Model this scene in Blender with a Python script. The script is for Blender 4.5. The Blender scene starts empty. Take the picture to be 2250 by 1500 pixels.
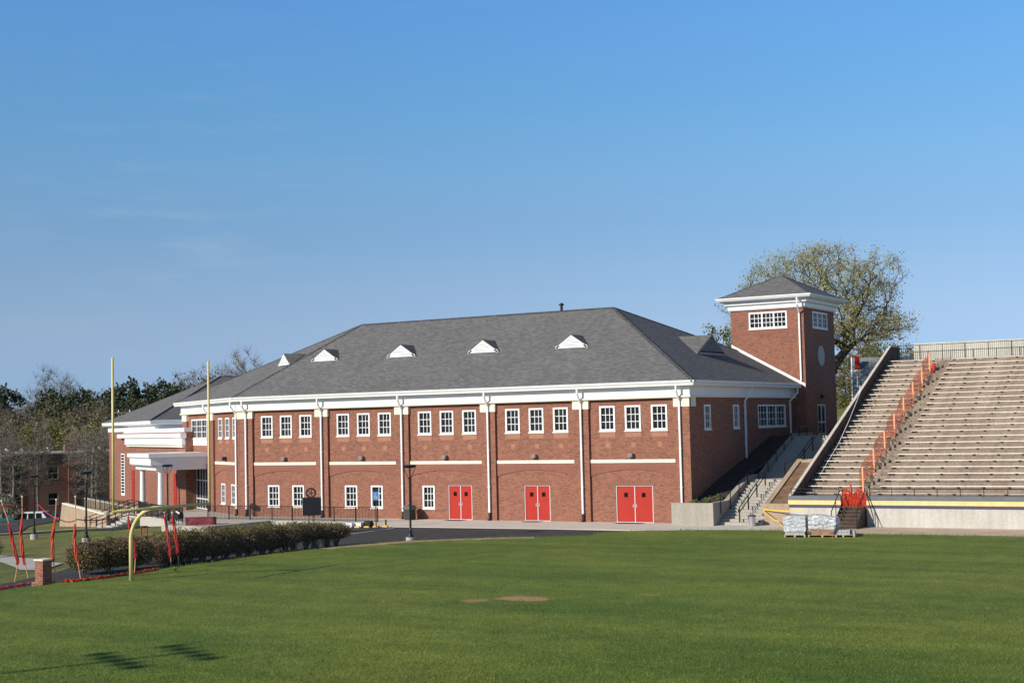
import bpy, bmesh, math, random
import numpy as np
from mathutils import Vector, Matrix
R = math.radians
S = bpy.context.scene
C = S.collection
PI = math.pi
random.seed(7)

# ------------------------------------------------------------------ camera, sky, sun, exposure
def camera():
    yaw, pitch, roll = R(30.4528), R(3.3165), R(-1.3296)
    f = np.array([-math.sin(yaw)*math.cos(pitch), math.cos(yaw)*math.cos(pitch), math.sin(pitch)])
    r0 = np.array([math.cos(yaw), math.sin(yaw), 0.0]); u0 = np.cross(r0, f)
    r = math.cos(roll)*r0 + math.sin(roll)*u0; u = -math.sin(roll)*r0 + math.cos(roll)*u0
    cd = bpy.data.cameras.new('camera'); cd.sensor_width = 36.0; cd.lens = 36.0*3122.4/2250.0
    cd.clip_start = 0.5; cd.clip_end = 5000
    co = bpy.data.objects.new('camera', cd); C.objects.link(co)
    m = Matrix.Identity(4)
    for i in range(3):
        m[i][0] = r[i]; m[i][1] = u[i]; m[i][2] = -f[i]
    m[0][3], m[1][3], m[2][3] = 35.0757, -80.9731, 6.3508
    co.matrix_world = m
    S.camera = co
camera()
SUN_BEARING, SUN_EL = 206.0, 26.5
W = bpy.data.worlds.new('World'); S.world = W; W.use_nodes = True
nt = W.node_tree; nt.nodes.clear()
sky = nt.nodes.new('ShaderNodeTexSky'); sky.sky_type = 'NISHITA'; sky.sun_disc = False
sky.sun_elevation = R(SUN_EL); sky.sun_rotation = R(SUN_BEARING)
sky.altitude = 0; sky.air_density = 1.0; sky.dust_density = 0.1; sky.ozone_density = 4.0
bg = nt.nodes.new('ShaderNodeBackground'); bg.inputs['Strength'].default_value = 0.10
wo = nt.nodes.new('ShaderNodeOutputWorld')
# a clear spring sky: less yellow at the horizon and bluer higher up than the bare model
tc = nt.nodes.new('ShaderNodeTexCoord'); sx = nt.nodes.new('ShaderNodeSeparateXYZ'); nt.links.new(tc.outputs['Generated'], sx.inputs[0])
rp = nt.nodes.new('ShaderNodeValToRGB'); el_ = rp.color_ramp.elements
STOPS = [(0.0, (0.56, 0.80, 1.48)), (0.035, (0.61, 0.77, 1.28)), (0.07, (0.81, 0.84, 1.11)), (0.105, (0.86, 0.91, 1.08)), (0.139, (0.86, 0.97, 1.11)),
         (0.174, (0.901, 1.11, 1.21)), (0.225, (0.866, 1.237, 1.376)), (0.276, (0.912, 1.342, 1.591)), (0.342, (0.914, 1.40, 1.74)), (0.46, (0.72, 0.90, 1.02)), (1.0, (0.50, 0.55, 0.60))]
while len(el_) < len(STOPS): el_.new(0.5)
for e_, (p_, c_) in zip(el_, STOPS): e_.position = p_; e_.color = (*c_, 1)
ml = nt.nodes.new('ShaderNodeMix'); ml.data_type = 'RGBA'; ml.blend_type = 'MULTIPLY'; ml.inputs[0].default_value = 1.0
nt.links.new(sx.outputs[2], rp.inputs[0]); nt.links.new(sky.outputs[0], ml.inputs[6]); nt.links.new(rp.outputs[0], ml.inputs[7])
# faint wisps of high cloud low in the left of the sky
wn = nt.nodes.new('ShaderNodeTexNoise'); wn.inputs['Scale'].default_value = 9.0; wn.inputs['Detail'].default_value = 6; wn.inputs['Roughness'].default_value = 0.6
wm = nt.nodes.new('ShaderNodeMapping'); wm.inputs['Scale'].default_value = (1.0, 1.0, 7.0); wm.inputs['Rotation'].default_value = (0.05, 0.03, 0)
nt.links.new(tc.outputs['Generated'], wm.inputs[0]); nt.links.new(wm.outputs[0], wn.inputs['Vector'])
wr_ = nt.nodes.new('ShaderNodeValToRGB'); wr_.color_ramp.elements[0].position = 0.50; wr_.color_ramp.elements[1].position = 0.78; nt.links.new(wn.outputs[0], wr_.inputs[0])
dp = nt.nodes.new('ShaderNodeVectorMath'); dp.operation = 'DISTANCE'; dp.inputs[1].default_value = (-0.683, 0.719, 0.122); nt.links.new(tc.outputs['Generated'], dp.inputs[0])
dm = nt.nodes.new('ShaderNodeMapRange'); dm.inputs['From Min'].default_value = 0.02; dm.inputs['From Max'].default_value = 0.16; dm.inputs['To Min'].default_value = 0.30; dm.inputs['To Max'].default_value = 0.02
nt.links.new(dp.outputs['Value'], dm.inputs['Value'])
wf = nt.nodes.new('ShaderNodeMath'); wf.operation = 'MULTIPLY'; nt.links.new(wr_.outputs[0], wf.inputs[0]); nt.links.new(dm.outputs[0], wf.inputs[1])
wx = nt.nodes.new('ShaderNodeMix'); wx.data_type = 'RGBA'; wx.inputs[7].default_value = (4.6, 5.4, 6.6, 1); nt.links.new(wf.outputs[0], wx.inputs[0]); nt.links.new(ml.outputs[2], wx.inputs[6])
nt.links.new(wx.outputs[2], bg.inputs[0]); nt.links.new(bg.outputs[0], wo.inputs[0])
sl = bpy.data.lights.new('sun', 'SUN'); sl.energy = 5.0; sl.angle = R(0.5); sl.color = (1.0, 0.92, 0.79)
so = bpy.data.objects.new('sun', sl); C.objects.link(so)
sd = Vector((math.sin(R(SUN_BEARING))*math.cos(R(SUN_EL)), math.cos(R(SUN_BEARING))*math.cos(R(SUN_EL)), math.sin(R(SUN_EL))))
so.rotation_euler = (-sd).to_track_quat('-Z', 'Y').to_euler(); so.location = sd*300
S.view_settings.view_transform = 'Standard'; S.view_settings.look = 'None'
S.view_settings.exposure = 0.0; S.view_settings.gamma = 1.0
S.cycles.max_bounces = 6; S.cycles.transparent_max_bounces = 12

# ------------------------------------------------------------------ materials
def lin(r, g, b):
    f = lambda c: (c/255/12.92) if c/255 <= 0.04045 else ((c/255+0.055)/1.055)**2.4
    return (f(r), f(g), f(b), 1)
class NT:
    def __init__(s, name):
        s.m = bpy.data.materials.new(name); s.m.use_nodes = True
        s.t = s.m.node_tree; s.b = s.t.nodes['Principled BSDF']
    def n(s, typ, **kw):
        x = s.t.nodes.new(typ)
        for k, v in kw.items():
            if k.startswith('_'): setattr(x, k[1:], v)
            else: x.inputs[k.replace('__', ' ')].default_value = v
        return x
    def l(s, a, b): s.t.links.new(a, b)
    def ramp(s, fac, stops, interp='LINEAR'):
        x = s.t.nodes.new('ShaderNodeValToRGB'); x.color_ramp.interpolation = interp
        e = x.color_ramp.elements
        while len(e) < len(stops): e.new(0.5)
        for el, (p, c) in zip(e, stops): el.position = p; el.color = c if len(c) == 4 else (*c, 1)
        s.l(fac, x.inputs[0]); return x.outputs[0]
    def mix(s, fac, a, b, mode='MIX'):
        x = s.t.nodes.new('ShaderNodeMix'); x.data_type = 'RGBA'; x.blend_type = mode
        for sock, v in ((x.inputs[0], fac), (x.inputs[6], a), (x.inputs[7], b)):
            if hasattr(v, 'is_linked'): s.l(v, sock)
            else: sock.default_value = v
        return x.outputs[2]
    def coord(s, kind='Object'): return s.t.nodes.new('ShaderNodeTexCoord').outputs[kind]
    def scaled(s, vec, sc):
        x = s.n('ShaderNodeMapping'); x.inputs['Scale'].default_value = sc
        s.l(vec, x.inputs[0]); return x.outputs[0]
    def noise(s, vec, scale, detail=3, rough=0.55):
        x = s.n('ShaderNodeTexNoise', Scale=scale, Detail=detail, Roughness=rough)
        s.l(vec, x.inputs['Vector']); return x.outputs[0]
    def bump(s, h, strength, dist=0.05):
        x = s.n('ShaderNodeBump', Strength=strength, Distance=dist); s.l(h, x.inputs['Height'])
        s.l(x.outputs[0], s.b.inputs['Normal'])
def plain(name, col, rough=0.6, var=0.12, scale=3.0, metal=0.0, bump=0.0, spec=None):
    k = NT(name); v = k.coord()
    nz = k.noise(v, scale, 4)
    c = [min(1, x) for x in col[:3]]
    lo = tuple(x*(1-var) for x in c); hi = tuple(min(1, x*(1+var)) for x in c)
    k.l(k.ramp(nz, [(0.3, lo), (0.7, hi)]), k.b.inputs['Base Color'])
    k.b.inputs['Roughness'].default_value = rough; k.b.inputs['Metallic'].default_value = metal
    if spec is not None: k.b.inputs['Specular IOR Level'].default_value = spec
    if bump: k.bump(k.noise(v, scale*6, 4), bump)
    return k.m
def brick_mat(name, stops, mortar, bw=0.205, bh=0.068, ms=0.009, blot=0.25):
    k = NT(name); uv = k.coord('UV')
    t = k.n('ShaderNodeTexBrick', _offset=0.5)
    for a, v in (('Scale', 1.0), ('Mortar Size', ms), ('Brick Width', bw), ('Row Height', bh), ('Bias', 0.0), ('Mortar Smooth', 0.2)): t.inputs[a].default_value = v
    t.inputs['Color1'].default_value = (0, 0, 0, 1); t.inputs['Color2'].default_value = (1, 1, 1, 1); t.inputs['Mortar'].default_value = (0.5, 0.5, 0.5, 1)
    k.l(uv, t.inputs['Vector'])
    base = k.ramp(t.outputs['Color'], stops)
    col = k.mix(t.outputs['Fac'], base, mortar)
    big = k.noise(uv, 0.35, 5, 0.6)
    col = k.mix(blot, col, k.ramp(big, [(0.3, (0.55, 0.52, 0.5)), (0.7, (1.25, 1.22, 1.2))]), 'MULTIPLY')
    k.l(col, k.b.inputs['Base Color']); k.b.inputs['Roughness'].default_value = 0.85
    inv = k.n('ShaderNodeMath', _operation='SUBTRACT'); inv.inputs[0].default_value = 1; k.l(t.outputs['Fac'], inv.inputs[1])
    k.bump(inv.outputs[0], 0.15, 0.006)
    return k.m
M = {}
M['brick'] = brick_mat('red_brick', [(0.0, (0.105, 0.036, 0.024)), (0.25, (0.195, 0.064, 0.040)), (0.6, (0.25, 0.084, 0.051)), (1.0, (0.31, 0.113, 0.069))], (0.34, 0.185, 0.12, 1), blot=0.2)
M['brick_smooth'] = brick_mat('soldier_brick', [(0.0, (0.22, 0.076, 0.050)), (1.0, (0.275, 0.097, 0.062))], (0.27, 0.14, 0.10, 1), bw=0.068, bh=0.4)
M['brick_light'] = brick_mat('light_brick', [(0.0, (0.34, 0.14, 0.085)), (1.0, (0.40, 0.18, 0.105))], (0.40, 0.22, 0.15, 1))
M['brick_old'] = brick_mat('old_brick', [(0.0, (0.12, 0.045, 0.038)), (1.0, (0.25, 0.085, 0.06))], (0.25, 0.18, 0.14, 1), blot=0.5)
M['white'] = plain('white_paint', (0.80, 0.80, 0.79), 0.45, 0.03, 0.8)
M['white_fence'] = plain('white_metal', (0.75, 0.75, 0.75), 0.4, 0.04, 2)
M['cream'] = plain('cream_stone', (0.80, 0.74, 0.60), 0.8, 0.06, 2)
M['grey_paint'] = plain('grey_paint', (0.20, 0.20, 0.21), 0.6, 0.08, 2)
M['louvre_grey'] = plain('louvre_grey', (0.34, 0.34, 0.35), 0.6, 0.06, 2)
M['stone_grey'] = plain('stone_grey', (0.48, 0.44, 0.41), 0.7, 0.06, 2)
M['bin_lid'] = plain('bin_lid', (0.10, 0.095, 0.09), 0.5, 0.15, 4)
M['light_box'] = plain('tan_light_box', (0.26, 0.21, 0.165), 0.5, 0.1, 4)
M['old_frame'] = plain('old_window_frame', (0.30, 0.27, 0.24), 0.7, 0.15, 3)
M['red_door'] = plain('red_door_paint', (0.41, 0.026, 0.014), 0.5, 0.06, 1.2, spec=0.25)
M['black'] = plain('black_metal', (0.012, 0.012, 0.013), 0.35, 0.2, 4)
M['dark'] = plain('dark_void', (0.006, 0.006, 0.006), 0.8, 0.2, 4, spec=0.1)
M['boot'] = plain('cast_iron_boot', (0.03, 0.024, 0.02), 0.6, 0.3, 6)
M['steel'] = plain('steel', (0.55, 0.55, 0.55), 0.35, 0.08, 3, metal=0.8)
M['alu'] = plain('aluminium_frame', (0.62, 0.64, 0.65), 0.4, 0.05, 3)
M['wood'] = plain('pale_wood', (0.42, 0.28, 0.16), 0.75, 0.25, 6)
M['yellow_metal'] = plain('yellow_goalpost_paint', lin(222, 203, 138), 0.4, 0.06, 1.5)
M['tan_post'] = plain('weathered_wood_post', lin(226, 160, 118), 0.75, 0.12, 4)
M['orange'] = plain('orange_plastic', lin(200, 66, 40), 0.55, 0.15, 5)
M['red_plastic'] = plain('red_plastic', lin(184, 46, 38), 0.45, 0.15, 5)
M['blue_sign'] = plain('blue_sign_face', lin(78, 150, 215), 0.45, 0.04, 3)
M['yellow'] = plain('yellow_paint', lin(232, 186, 60), 0.5, 0.1, 4)
M['mower_red'] = plain('faded_red_paint', lin(165, 36, 50), 0.45, 0.15, 4)
M['maroon'] = plain('maroon_tarpaulin', lin(112, 32, 42), 0.5, 0.25, 3, bump=0.4)
M['teal'] = plain('teal_car_paint', lin(30, 92, 92), 0.2, 0.05, 1)
M['car_white'] = plain('white_car_paint', (0.7, 0.7, 0.7), 0.2, 0.03, 1)
M['rubber'] = plain('rubber', (0.02, 0.02, 0.02), 0.8, 0.2, 5)
M['dirt'] = plain('bare_soil', (0.20, 0.115, 0.065), 0.95, 0.35, 1.5, bump=0.5)
M['mulch'] = plain('dark_mulch', (0.06, 0.036, 0.024), 0.95, 0.5, 4, bump=0.8)
M['navy'] = plain('navy_paint', lin(62, 64, 88), 0.6, 0.15, 2)
M['slate_paint'] = plain('slate_paint', lin(98, 104, 108), 0.6, 0.15, 2)
M['stripe_yellow'] = plain('stripe_yellow', lin(238, 200, 132), 0.6, 0.12, 1.5)
M['bench'] = plain('bench_plank', (0.80, 0.70, 0.57), 0.6, 0.14, 1.2)
M['planter_edge'] = plain('planter_edge', (0.6, 0.54, 0.47), 0.8, 0.1, 2)
M['block'] = plain('concrete_block', (0.42, 0.43, 0.44), 0.85, 0.15, 6, bump=0.3)
M['sack'] = plain('brown_sack', (0.30, 0.18, 0.12), 0.8, 0.25, 5, bump=0.4)

def glass():
    k = NT('window_glass'); v = k.coord()
    nz = k.noise(v, 0.9, 3)
    k.l(k.ramp(nz, [(0.35, (0.006, 0.007, 0.007)), (0.7, (0.022, 0.025, 0.024))]), k.b.inputs['Base Color'])
    k.b.inputs['Roughness'].default_value = 0.05
    k.b.inputs['Specular IOR Level'].default_value = 0.22
    k.bump(k.noise(v, 1.5, 2), 0.04, 0.02)
    return k.m
M['glass'] = glass()

def shingle(name, base, hl):
    k = NT(name); uv = k.coord('UV')
    t = k.n('ShaderNodeTexBrick', _offset=0.5)
    for a, v in (('Scale', 1.0), ('Mortar Size', 0.012), ('Brick Width', 0.33), ('Row Height', 0.145), ('Bias', 0.0), ('Mortar Smooth', 0.3)): t.inputs[a].default_value = v
    t.inputs['Color1'].default_value = (0, 0, 0, 1); t.inputs['Color2'].default_value = (1, 1, 1, 1); t.inputs['Mortar'].default_value = (0.1, 0.1, 0.1, 1)
    k.l(uv, t.inputs['Vector'])
    c = k.ramp(t.outputs['Color'], [(0, tuple(x*0.82 for x in base)), (0.5, base), (1, hl)])
    sp = k.noise(uv, 8.5, 3, 0.75)
    c = k.mix(0.75, c, k.ramp(sp, [(0.3, (0.6, 0.6, 0.61)), (0.7, (1.4, 1.38, 1.35))]), 'MULTIPLY')
    bl = k.noise(uv, 0.25, 4)
    c = k.mix(0.3, c, k.ramp(bl, [(0.3, (0.8, 0.8, 0.82)), (0.7, (1.2, 1.2, 1.18))]), 'MULTIPLY')
    k.l(c, k.b.inputs['Base Color']); k.b.inputs['Roughness'].default_value = 0.9
    k.b.inputs['Specular IOR Level'].default_value = 0.2
    k.bump(sp, 0.5, 0.02)
    return k.m
M['shingle'] = shingle('roof_shingle', (0.150, 0.148, 0.148), (0.195, 0.190, 0.186))
M['ridge'] = shingle('ridge_shadow_shingle', (0.075, 0.074, 0.075), (0.12, 0.12, 0.12))  # shadow lines along the hips put into a darker cap colour

def concrete(name, col, var=0.25, streak=False, stain=(0.5, 0.45, 0.4)):
    k = NT(name); uv = k.coord('UV')
    a = k.noise(uv, 0.6, 6, 0.65); b = k.noise(uv, 8, 4, 0.6)
    c = k.ramp(b, [(0.3, tuple(x*(1-var*0.5) for x in col)), (0.7, tuple(min(1, x*(1+var*0.5)) for x in col))])
    vec = uv
    if streak:
        vec = k.scaled(uv, (1.2, 0.12, 1))
        a2 = k.noise(vec, 2.2, 5, 0.6)
        c = k.mix(0.6, c, k.ramp(a2, [(0.35, (*stain, 1)), (0.62, (1.1, 1.1, 1.1, 1))]), 'MULTIPLY')
    c = k.mix(0.6, c, k.ramp(a, [(0.3, (1-var, 1-var, 1-var*1.1, 1)), (0.7, (1.12, 1.12, 1.12, 1))]), 'MULTIPLY')
    k.l(c, k.b.inputs['Base Color']); k.b.inputs['Roughness'].default_value = 0.9
    k.bump(b, 0.25, 0.01)
    return k.m
M['concrete'] = concrete('pale_concrete', (0.46, 0.43, 0.38))
M['concrete_wall'] = concrete('retaining_concrete', (0.36, 0.33, 0.28), 0.18, True, (0.86, 0.82, 0.75))
M['stair_concrete'] = concrete('stair_concrete', (0.40, 0.37, 0.32))
M['concrete_tan'] = concrete('tan_concrete', (0.40, 0.31, 0.22), 0.3, True, (0.8, 0.72, 0.6))
M['concrete_stand'] = concrete('stained_stand_concrete', (0.31, 0.25, 0.20), 0.4, True, (0.60, 0.52, 0.45))
M['concrete_parapet'] = concrete('dark_streaked_concrete', (0.11, 0.078, 0.06), 0.4, True, (0.5, 0.45, 0.4))  # much darker base than the terrace, with upright streaks
M['concrete_back'] = concrete('cream_concrete', (0.56, 0.54, 0.48), 0.2, True, (0.85, 0.82, 0.76))
M['concrete_front'] = concrete('stand_front_concrete', (0.52, 0.50, 0.46), 0.22, True, (0.88, 0.80, 0.70))
M['apron'] = concrete('dusty_apron', (0.56, 0.43, 0.32), 0.35)
M['pavement'] = concrete('pavement_concrete', (0.58, 0.53, 0.46), 0.15)

def asphalt():
    k = NT('asphalt'); v = k.coord()
    a = k.noise(v, 30, 3); b = k.noise(v, 0.5, 5)
    c = k.ramp(a, [(0.3, (0.036, 0.036, 0.038)), (0.75, (0.078, 0.077, 0.080))])
    c = k.mix(0.5, c, k.ramp(b, [(0.3, (0.7, 0.7, 0.7)), (0.7, (1.3, 1.3, 1.28))]), 'MULTIPLY')
    k.l(c, k.b.inputs['Base Color']); k.b.inputs['Roughness'].default_value = 0.9; k.b.inputs['Specular IOR Level'].default_value = 0.25
    k.bump(a, 0.4, 0.01); return k.m
M['asphalt'] = asphalt()

def grass_field():
    k = NT('sports_turf'); v = k.coord()
    fine = k.noise(v, 9.0, 6, 0.75)
    mid = k.noise(v, 0.9, 5, 0.65)
    big = k.noise(v, 0.10, 4, 0.55)
    st = k.noise(k.scaled(v, (0.05, 0.42, 1)), 1.0, 3, 0.5)
    c = k.ramp(fine, [(0.25, (0.060, 0.086, 0.016)), (0.5, (0.128, 0.182, 0.034)), (0.78, (0.235, 0.275, 0.072))])
    c = k.mix(0.75, c, k.ramp(mid, [(0.3, (0.72, 0.76, 0.70)), (0.72, (1.24, 1.2, 1.25))]), 'MULTIPLY')
    c = k.mix(0.75, c, k.ramp(big, [(0.32, (0.74, 0.86, 0.78)), (0.68, (1.28, 1.12, 1.1))]), 'MULTIPLY')
    c = k.mix(0.7, c, k.ramp(st, [(0.35, (0.86, 0.90, 0.86)), (0.65, (1.42, 1.28, 1.2))]), 'MULTIPLY')
    # bare soil scars: three worn spots at fixed places on the pitch
    for (px, py, sx, sy) in ((9.15, -36.6, 1.15, 0.72), (7.85, -37.7, 0.55, 0.55), (12.98, -33.95, 0.45, 0.28)):
        mp = k.n('ShaderNodeMapping', _vector_type='POINT')
        mp.inputs['Location'].default_value = (-px/sx, -py/sy, 0); mp.inputs['Scale'].default_value = (1/sx, 1/sy, 0)
        k.l(v, mp.inputs[0])
        ln = k.n('ShaderNodeVectorMath', _operation='LENGTH'); k.l(mp.outputs[0], ln.inputs[0])
        nz = k.noise(v, 1.6, 5, 0.7)
        ad = k.n('ShaderNodeMath', _operation='MULTIPLY_ADD'); k.l(nz, ad.inputs[0]); ad.inputs[1].default_value = 1.5; k.l(ln.outputs['Value'], ad.inputs[2])
        f = k.ramp(ad.outputs[0], [(0.52, (1, 1, 1)), (0.62, (0, 0, 0))]) if False else None
        mr = k.n('ShaderNodeMapRange'); mr.inputs['From Min'].default_value = 1.5; mr.inputs['From Max'].default_value = 1.85
        mr.inputs['To Min'].default_value = 0.9 if sx > 0.6 else 0.55; mr.inputs['To Max'].default_value = 0.0
        k.l(ad.outputs[0], mr.inputs['Value'])
        soil = k.ramp(fine, [(0.3, (0.36, 0.19, 0.10)), (0.7, (0.56, 0.33, 0.19))])
        c = k.mix(mr.outputs[0], c, soil)
    k.l(c, k.b.inputs['Base Color']); k.b.inputs['Roughness'].default_value = 0.85; k.b.inputs['Specular IOR Level'].default_value = 0.2
    h = k.n('ShaderNodeMath', _operation='ADD'); k.l(fine, h.inputs[0]); k.l(mid, h.inputs[1])
    k.bump(h.outputs[0], 0.7, 0.06)
    return k.m
M['turf'] = grass_field()
def rough_grass():
    k = NT('rough_grass'); v = k.coord()
    fine = k.noise(v, 5, 6, 0.75); big = k.noise(v, 0.22, 4, 0.6)
    c = k.ramp(fine, [(0.25, (0.06, 0.085, 0.02)), (0.5, (0.13, 0.165, 0.045)), (0.8, (0.23, 0.24, 0.09))])
    c = k.mix(0.55, c, k.ramp(big, [(0.35, (0.8, 0.95, 0.8)), (0.5, (1.05, 1.02, 1.0)), (0.68, (1.75, 1.18, 1.0))]), 'MULTIPLY')
    dry = k.noise(v, 0.55, 5, 0.7)
    c = k.mix(k.ramp(dry, [(0.48, (0, 0, 0)), (0.62, (0.75, 0.75, 0.75))]), c, k.ramp(fine, [(0.3, (0.20, 0.15, 0.07)), (0.7, (0.36, 0.28, 0.15))]))
    k.l(c, k.b.inputs['Base Color']); k.b.inputs['Roughness'].default_value = 0.9; k.b.inputs['Specular IOR Level'].default_value = 0.15
    k.bump(fine, 0.8, 0.1); return k.m
M['rough_grass'] = rough_grass()
def leaf(name, a, b, trans=0.3):
    k = NT(name); v = k.coord()
    nz = k.noise(v, 1.1, 3, 0.7)
    col = k.ramp(nz, [(0.3, a), (0.7, b)]); k.l(col, k.b.inputs['Base Color'])
    k.b.inputs['Roughness'].default_value = 0.7; k.b.inputs['Specular IOR Level'].default_value = 0.2
    tr = k.n('ShaderNodeBsdfTranslucent'); k.l(col, tr.inputs[0])
    mx = k.n('ShaderNodeMixShader'); mx.inputs[0].default_value = trans
    k.l(k.b.outputs[0], mx.inputs[1]); k.l(tr.outputs[0], mx.inputs[2]); k.l(mx.outputs[0], k.t.nodes['Material Output'].inputs[0])
    return k.m
M['bark'] = plain('bark', (0.075, 0.058, 0.045), 0.95, 0.4, 3)
M['bark_dark'] = plain('dark_bark', (0.035, 0.028, 0.023), 0.95, 0.4, 3)
M['bark_pale'] = plain('pale_bark', (0.17, 0.15, 0.12), 0.95, 0.3, 3)
M['twig'] = plain('grey_twig', (0.21, 0.175, 0.145), 0.95, 0.3, 2)
M['oak_leaf'] = leaf('young_oak_leaf', (0.31, 0.29, 0.08), (0.52, 0.46, 0.16))
M['olive_leaf'] = leaf('olive_leaf', (0.095, 0.085, 0.034), (0.19, 0.155, 0.065))
M['green_leaf'] = leaf('spring_leaf', (0.14, 0.15, 0.04), (0.26, 0.24, 0.08))
M['pine_leaf'] = leaf('pine_needles', (0.044, 0.062, 0.034), (0.095, 0.112, 0.055), 0.2)
M['hedge_leaf'] = leaf('hedge_leaf', (0.17, 0.165, 0.05), (0.30, 0.265, 0.095))
M['hedge_brown'] = leaf('hedge_brown_leaf', (0.20, 0.135, 0.09), (0.27, 0.19, 0.13))
M['blossom'] = leaf('pale_blossom', (0.55, 0.50, 0.40), (0.75, 0.68, 0.58))
M['grass_blade'] = leaf('grass_blade', (0.10, 0.17, 0.03), (0.20, 0.26, 0.06))
def net_mat(name, col, cells=9.0, fill=0.42):
    k = NT(name); uv = k.coord('UV')
    k.b.inputs['Base Color'].default_value = col; k.b.inputs['Roughness'].default_value = 0.6
    t = k.n('ShaderNodeTexBrick', _offset=0.0)
    for a, v in (('Scale', 1.0), ('Mortar Size', 0.5*fill/cells), ('Brick Width', 1.0/cells), ('Row Height', 1.0/cells), ('Mortar Smooth', 0.0)): t.inputs[a].default_value = v
    k.l(uv, t.inputs['Vector'])
    tp = k.n('ShaderNodeBsdfTransparent'); mx = k.n('ShaderNodeMixShader')
    k.l(t.outputs['Fac'], mx.inputs[0]); k.l(tp.outputs[0], mx.inputs[1]); k.l(k.b.outputs[0], mx.inputs[2])
    tl = k.n('ShaderNodeBsdfTranslucent'); tl.inputs[0].default_value = col; m2 = k.n('ShaderNodeMixShader'); m2.inputs[0].default_value = 0.55
    k.l(k.b.outputs[0], m2.inputs[1]); k.l(tl.outputs[0], m2.inputs[2]); k.l(m2.outputs[0], mx.inputs[2])
    k.l(mx.outputs[0], k.t.nodes['Material Output'].inputs[0]); return k.m
M['net'] = net_mat('orange_mesh', lin(244, 128, 92), 8.0, 0.42)
M['net_dense'] = net_mat('orange_mesh_folded', lin(232, 82, 56), 9.0, 0.62)
def wrap_mat():
    k = NT('plastic_film'); v = k.coord()
    k.b.inputs['Base Color'].default_value = (0.62, 0.64, 0.68, 1); k.b.inputs['Roughness'].default_value = 0.16
    k.bump(k.noise(v, 5, 4, 0.6), 0.9, 0.06)
    tp = k.n('ShaderNodeBsdfTransparent'); mx = k.n('ShaderNodeMixShader')
    nz = k.noise(k.scaled(v, (2, 2, 5)), 2.0, 3)
    k.l(k.ramp(nz, [(0.38, (0.35, 0.35, 0.35)), (0.58, (1, 1, 1))]), mx.inputs[0])
    k.l(tp.outputs[0], mx.inputs[1]); k.l(k.b.outputs[0], mx.inputs[2]); k.l(mx.outputs[0], k.t.nodes['Material Output'].inputs[0])
    return k.m
M['film'] = wrap_mat()

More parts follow.
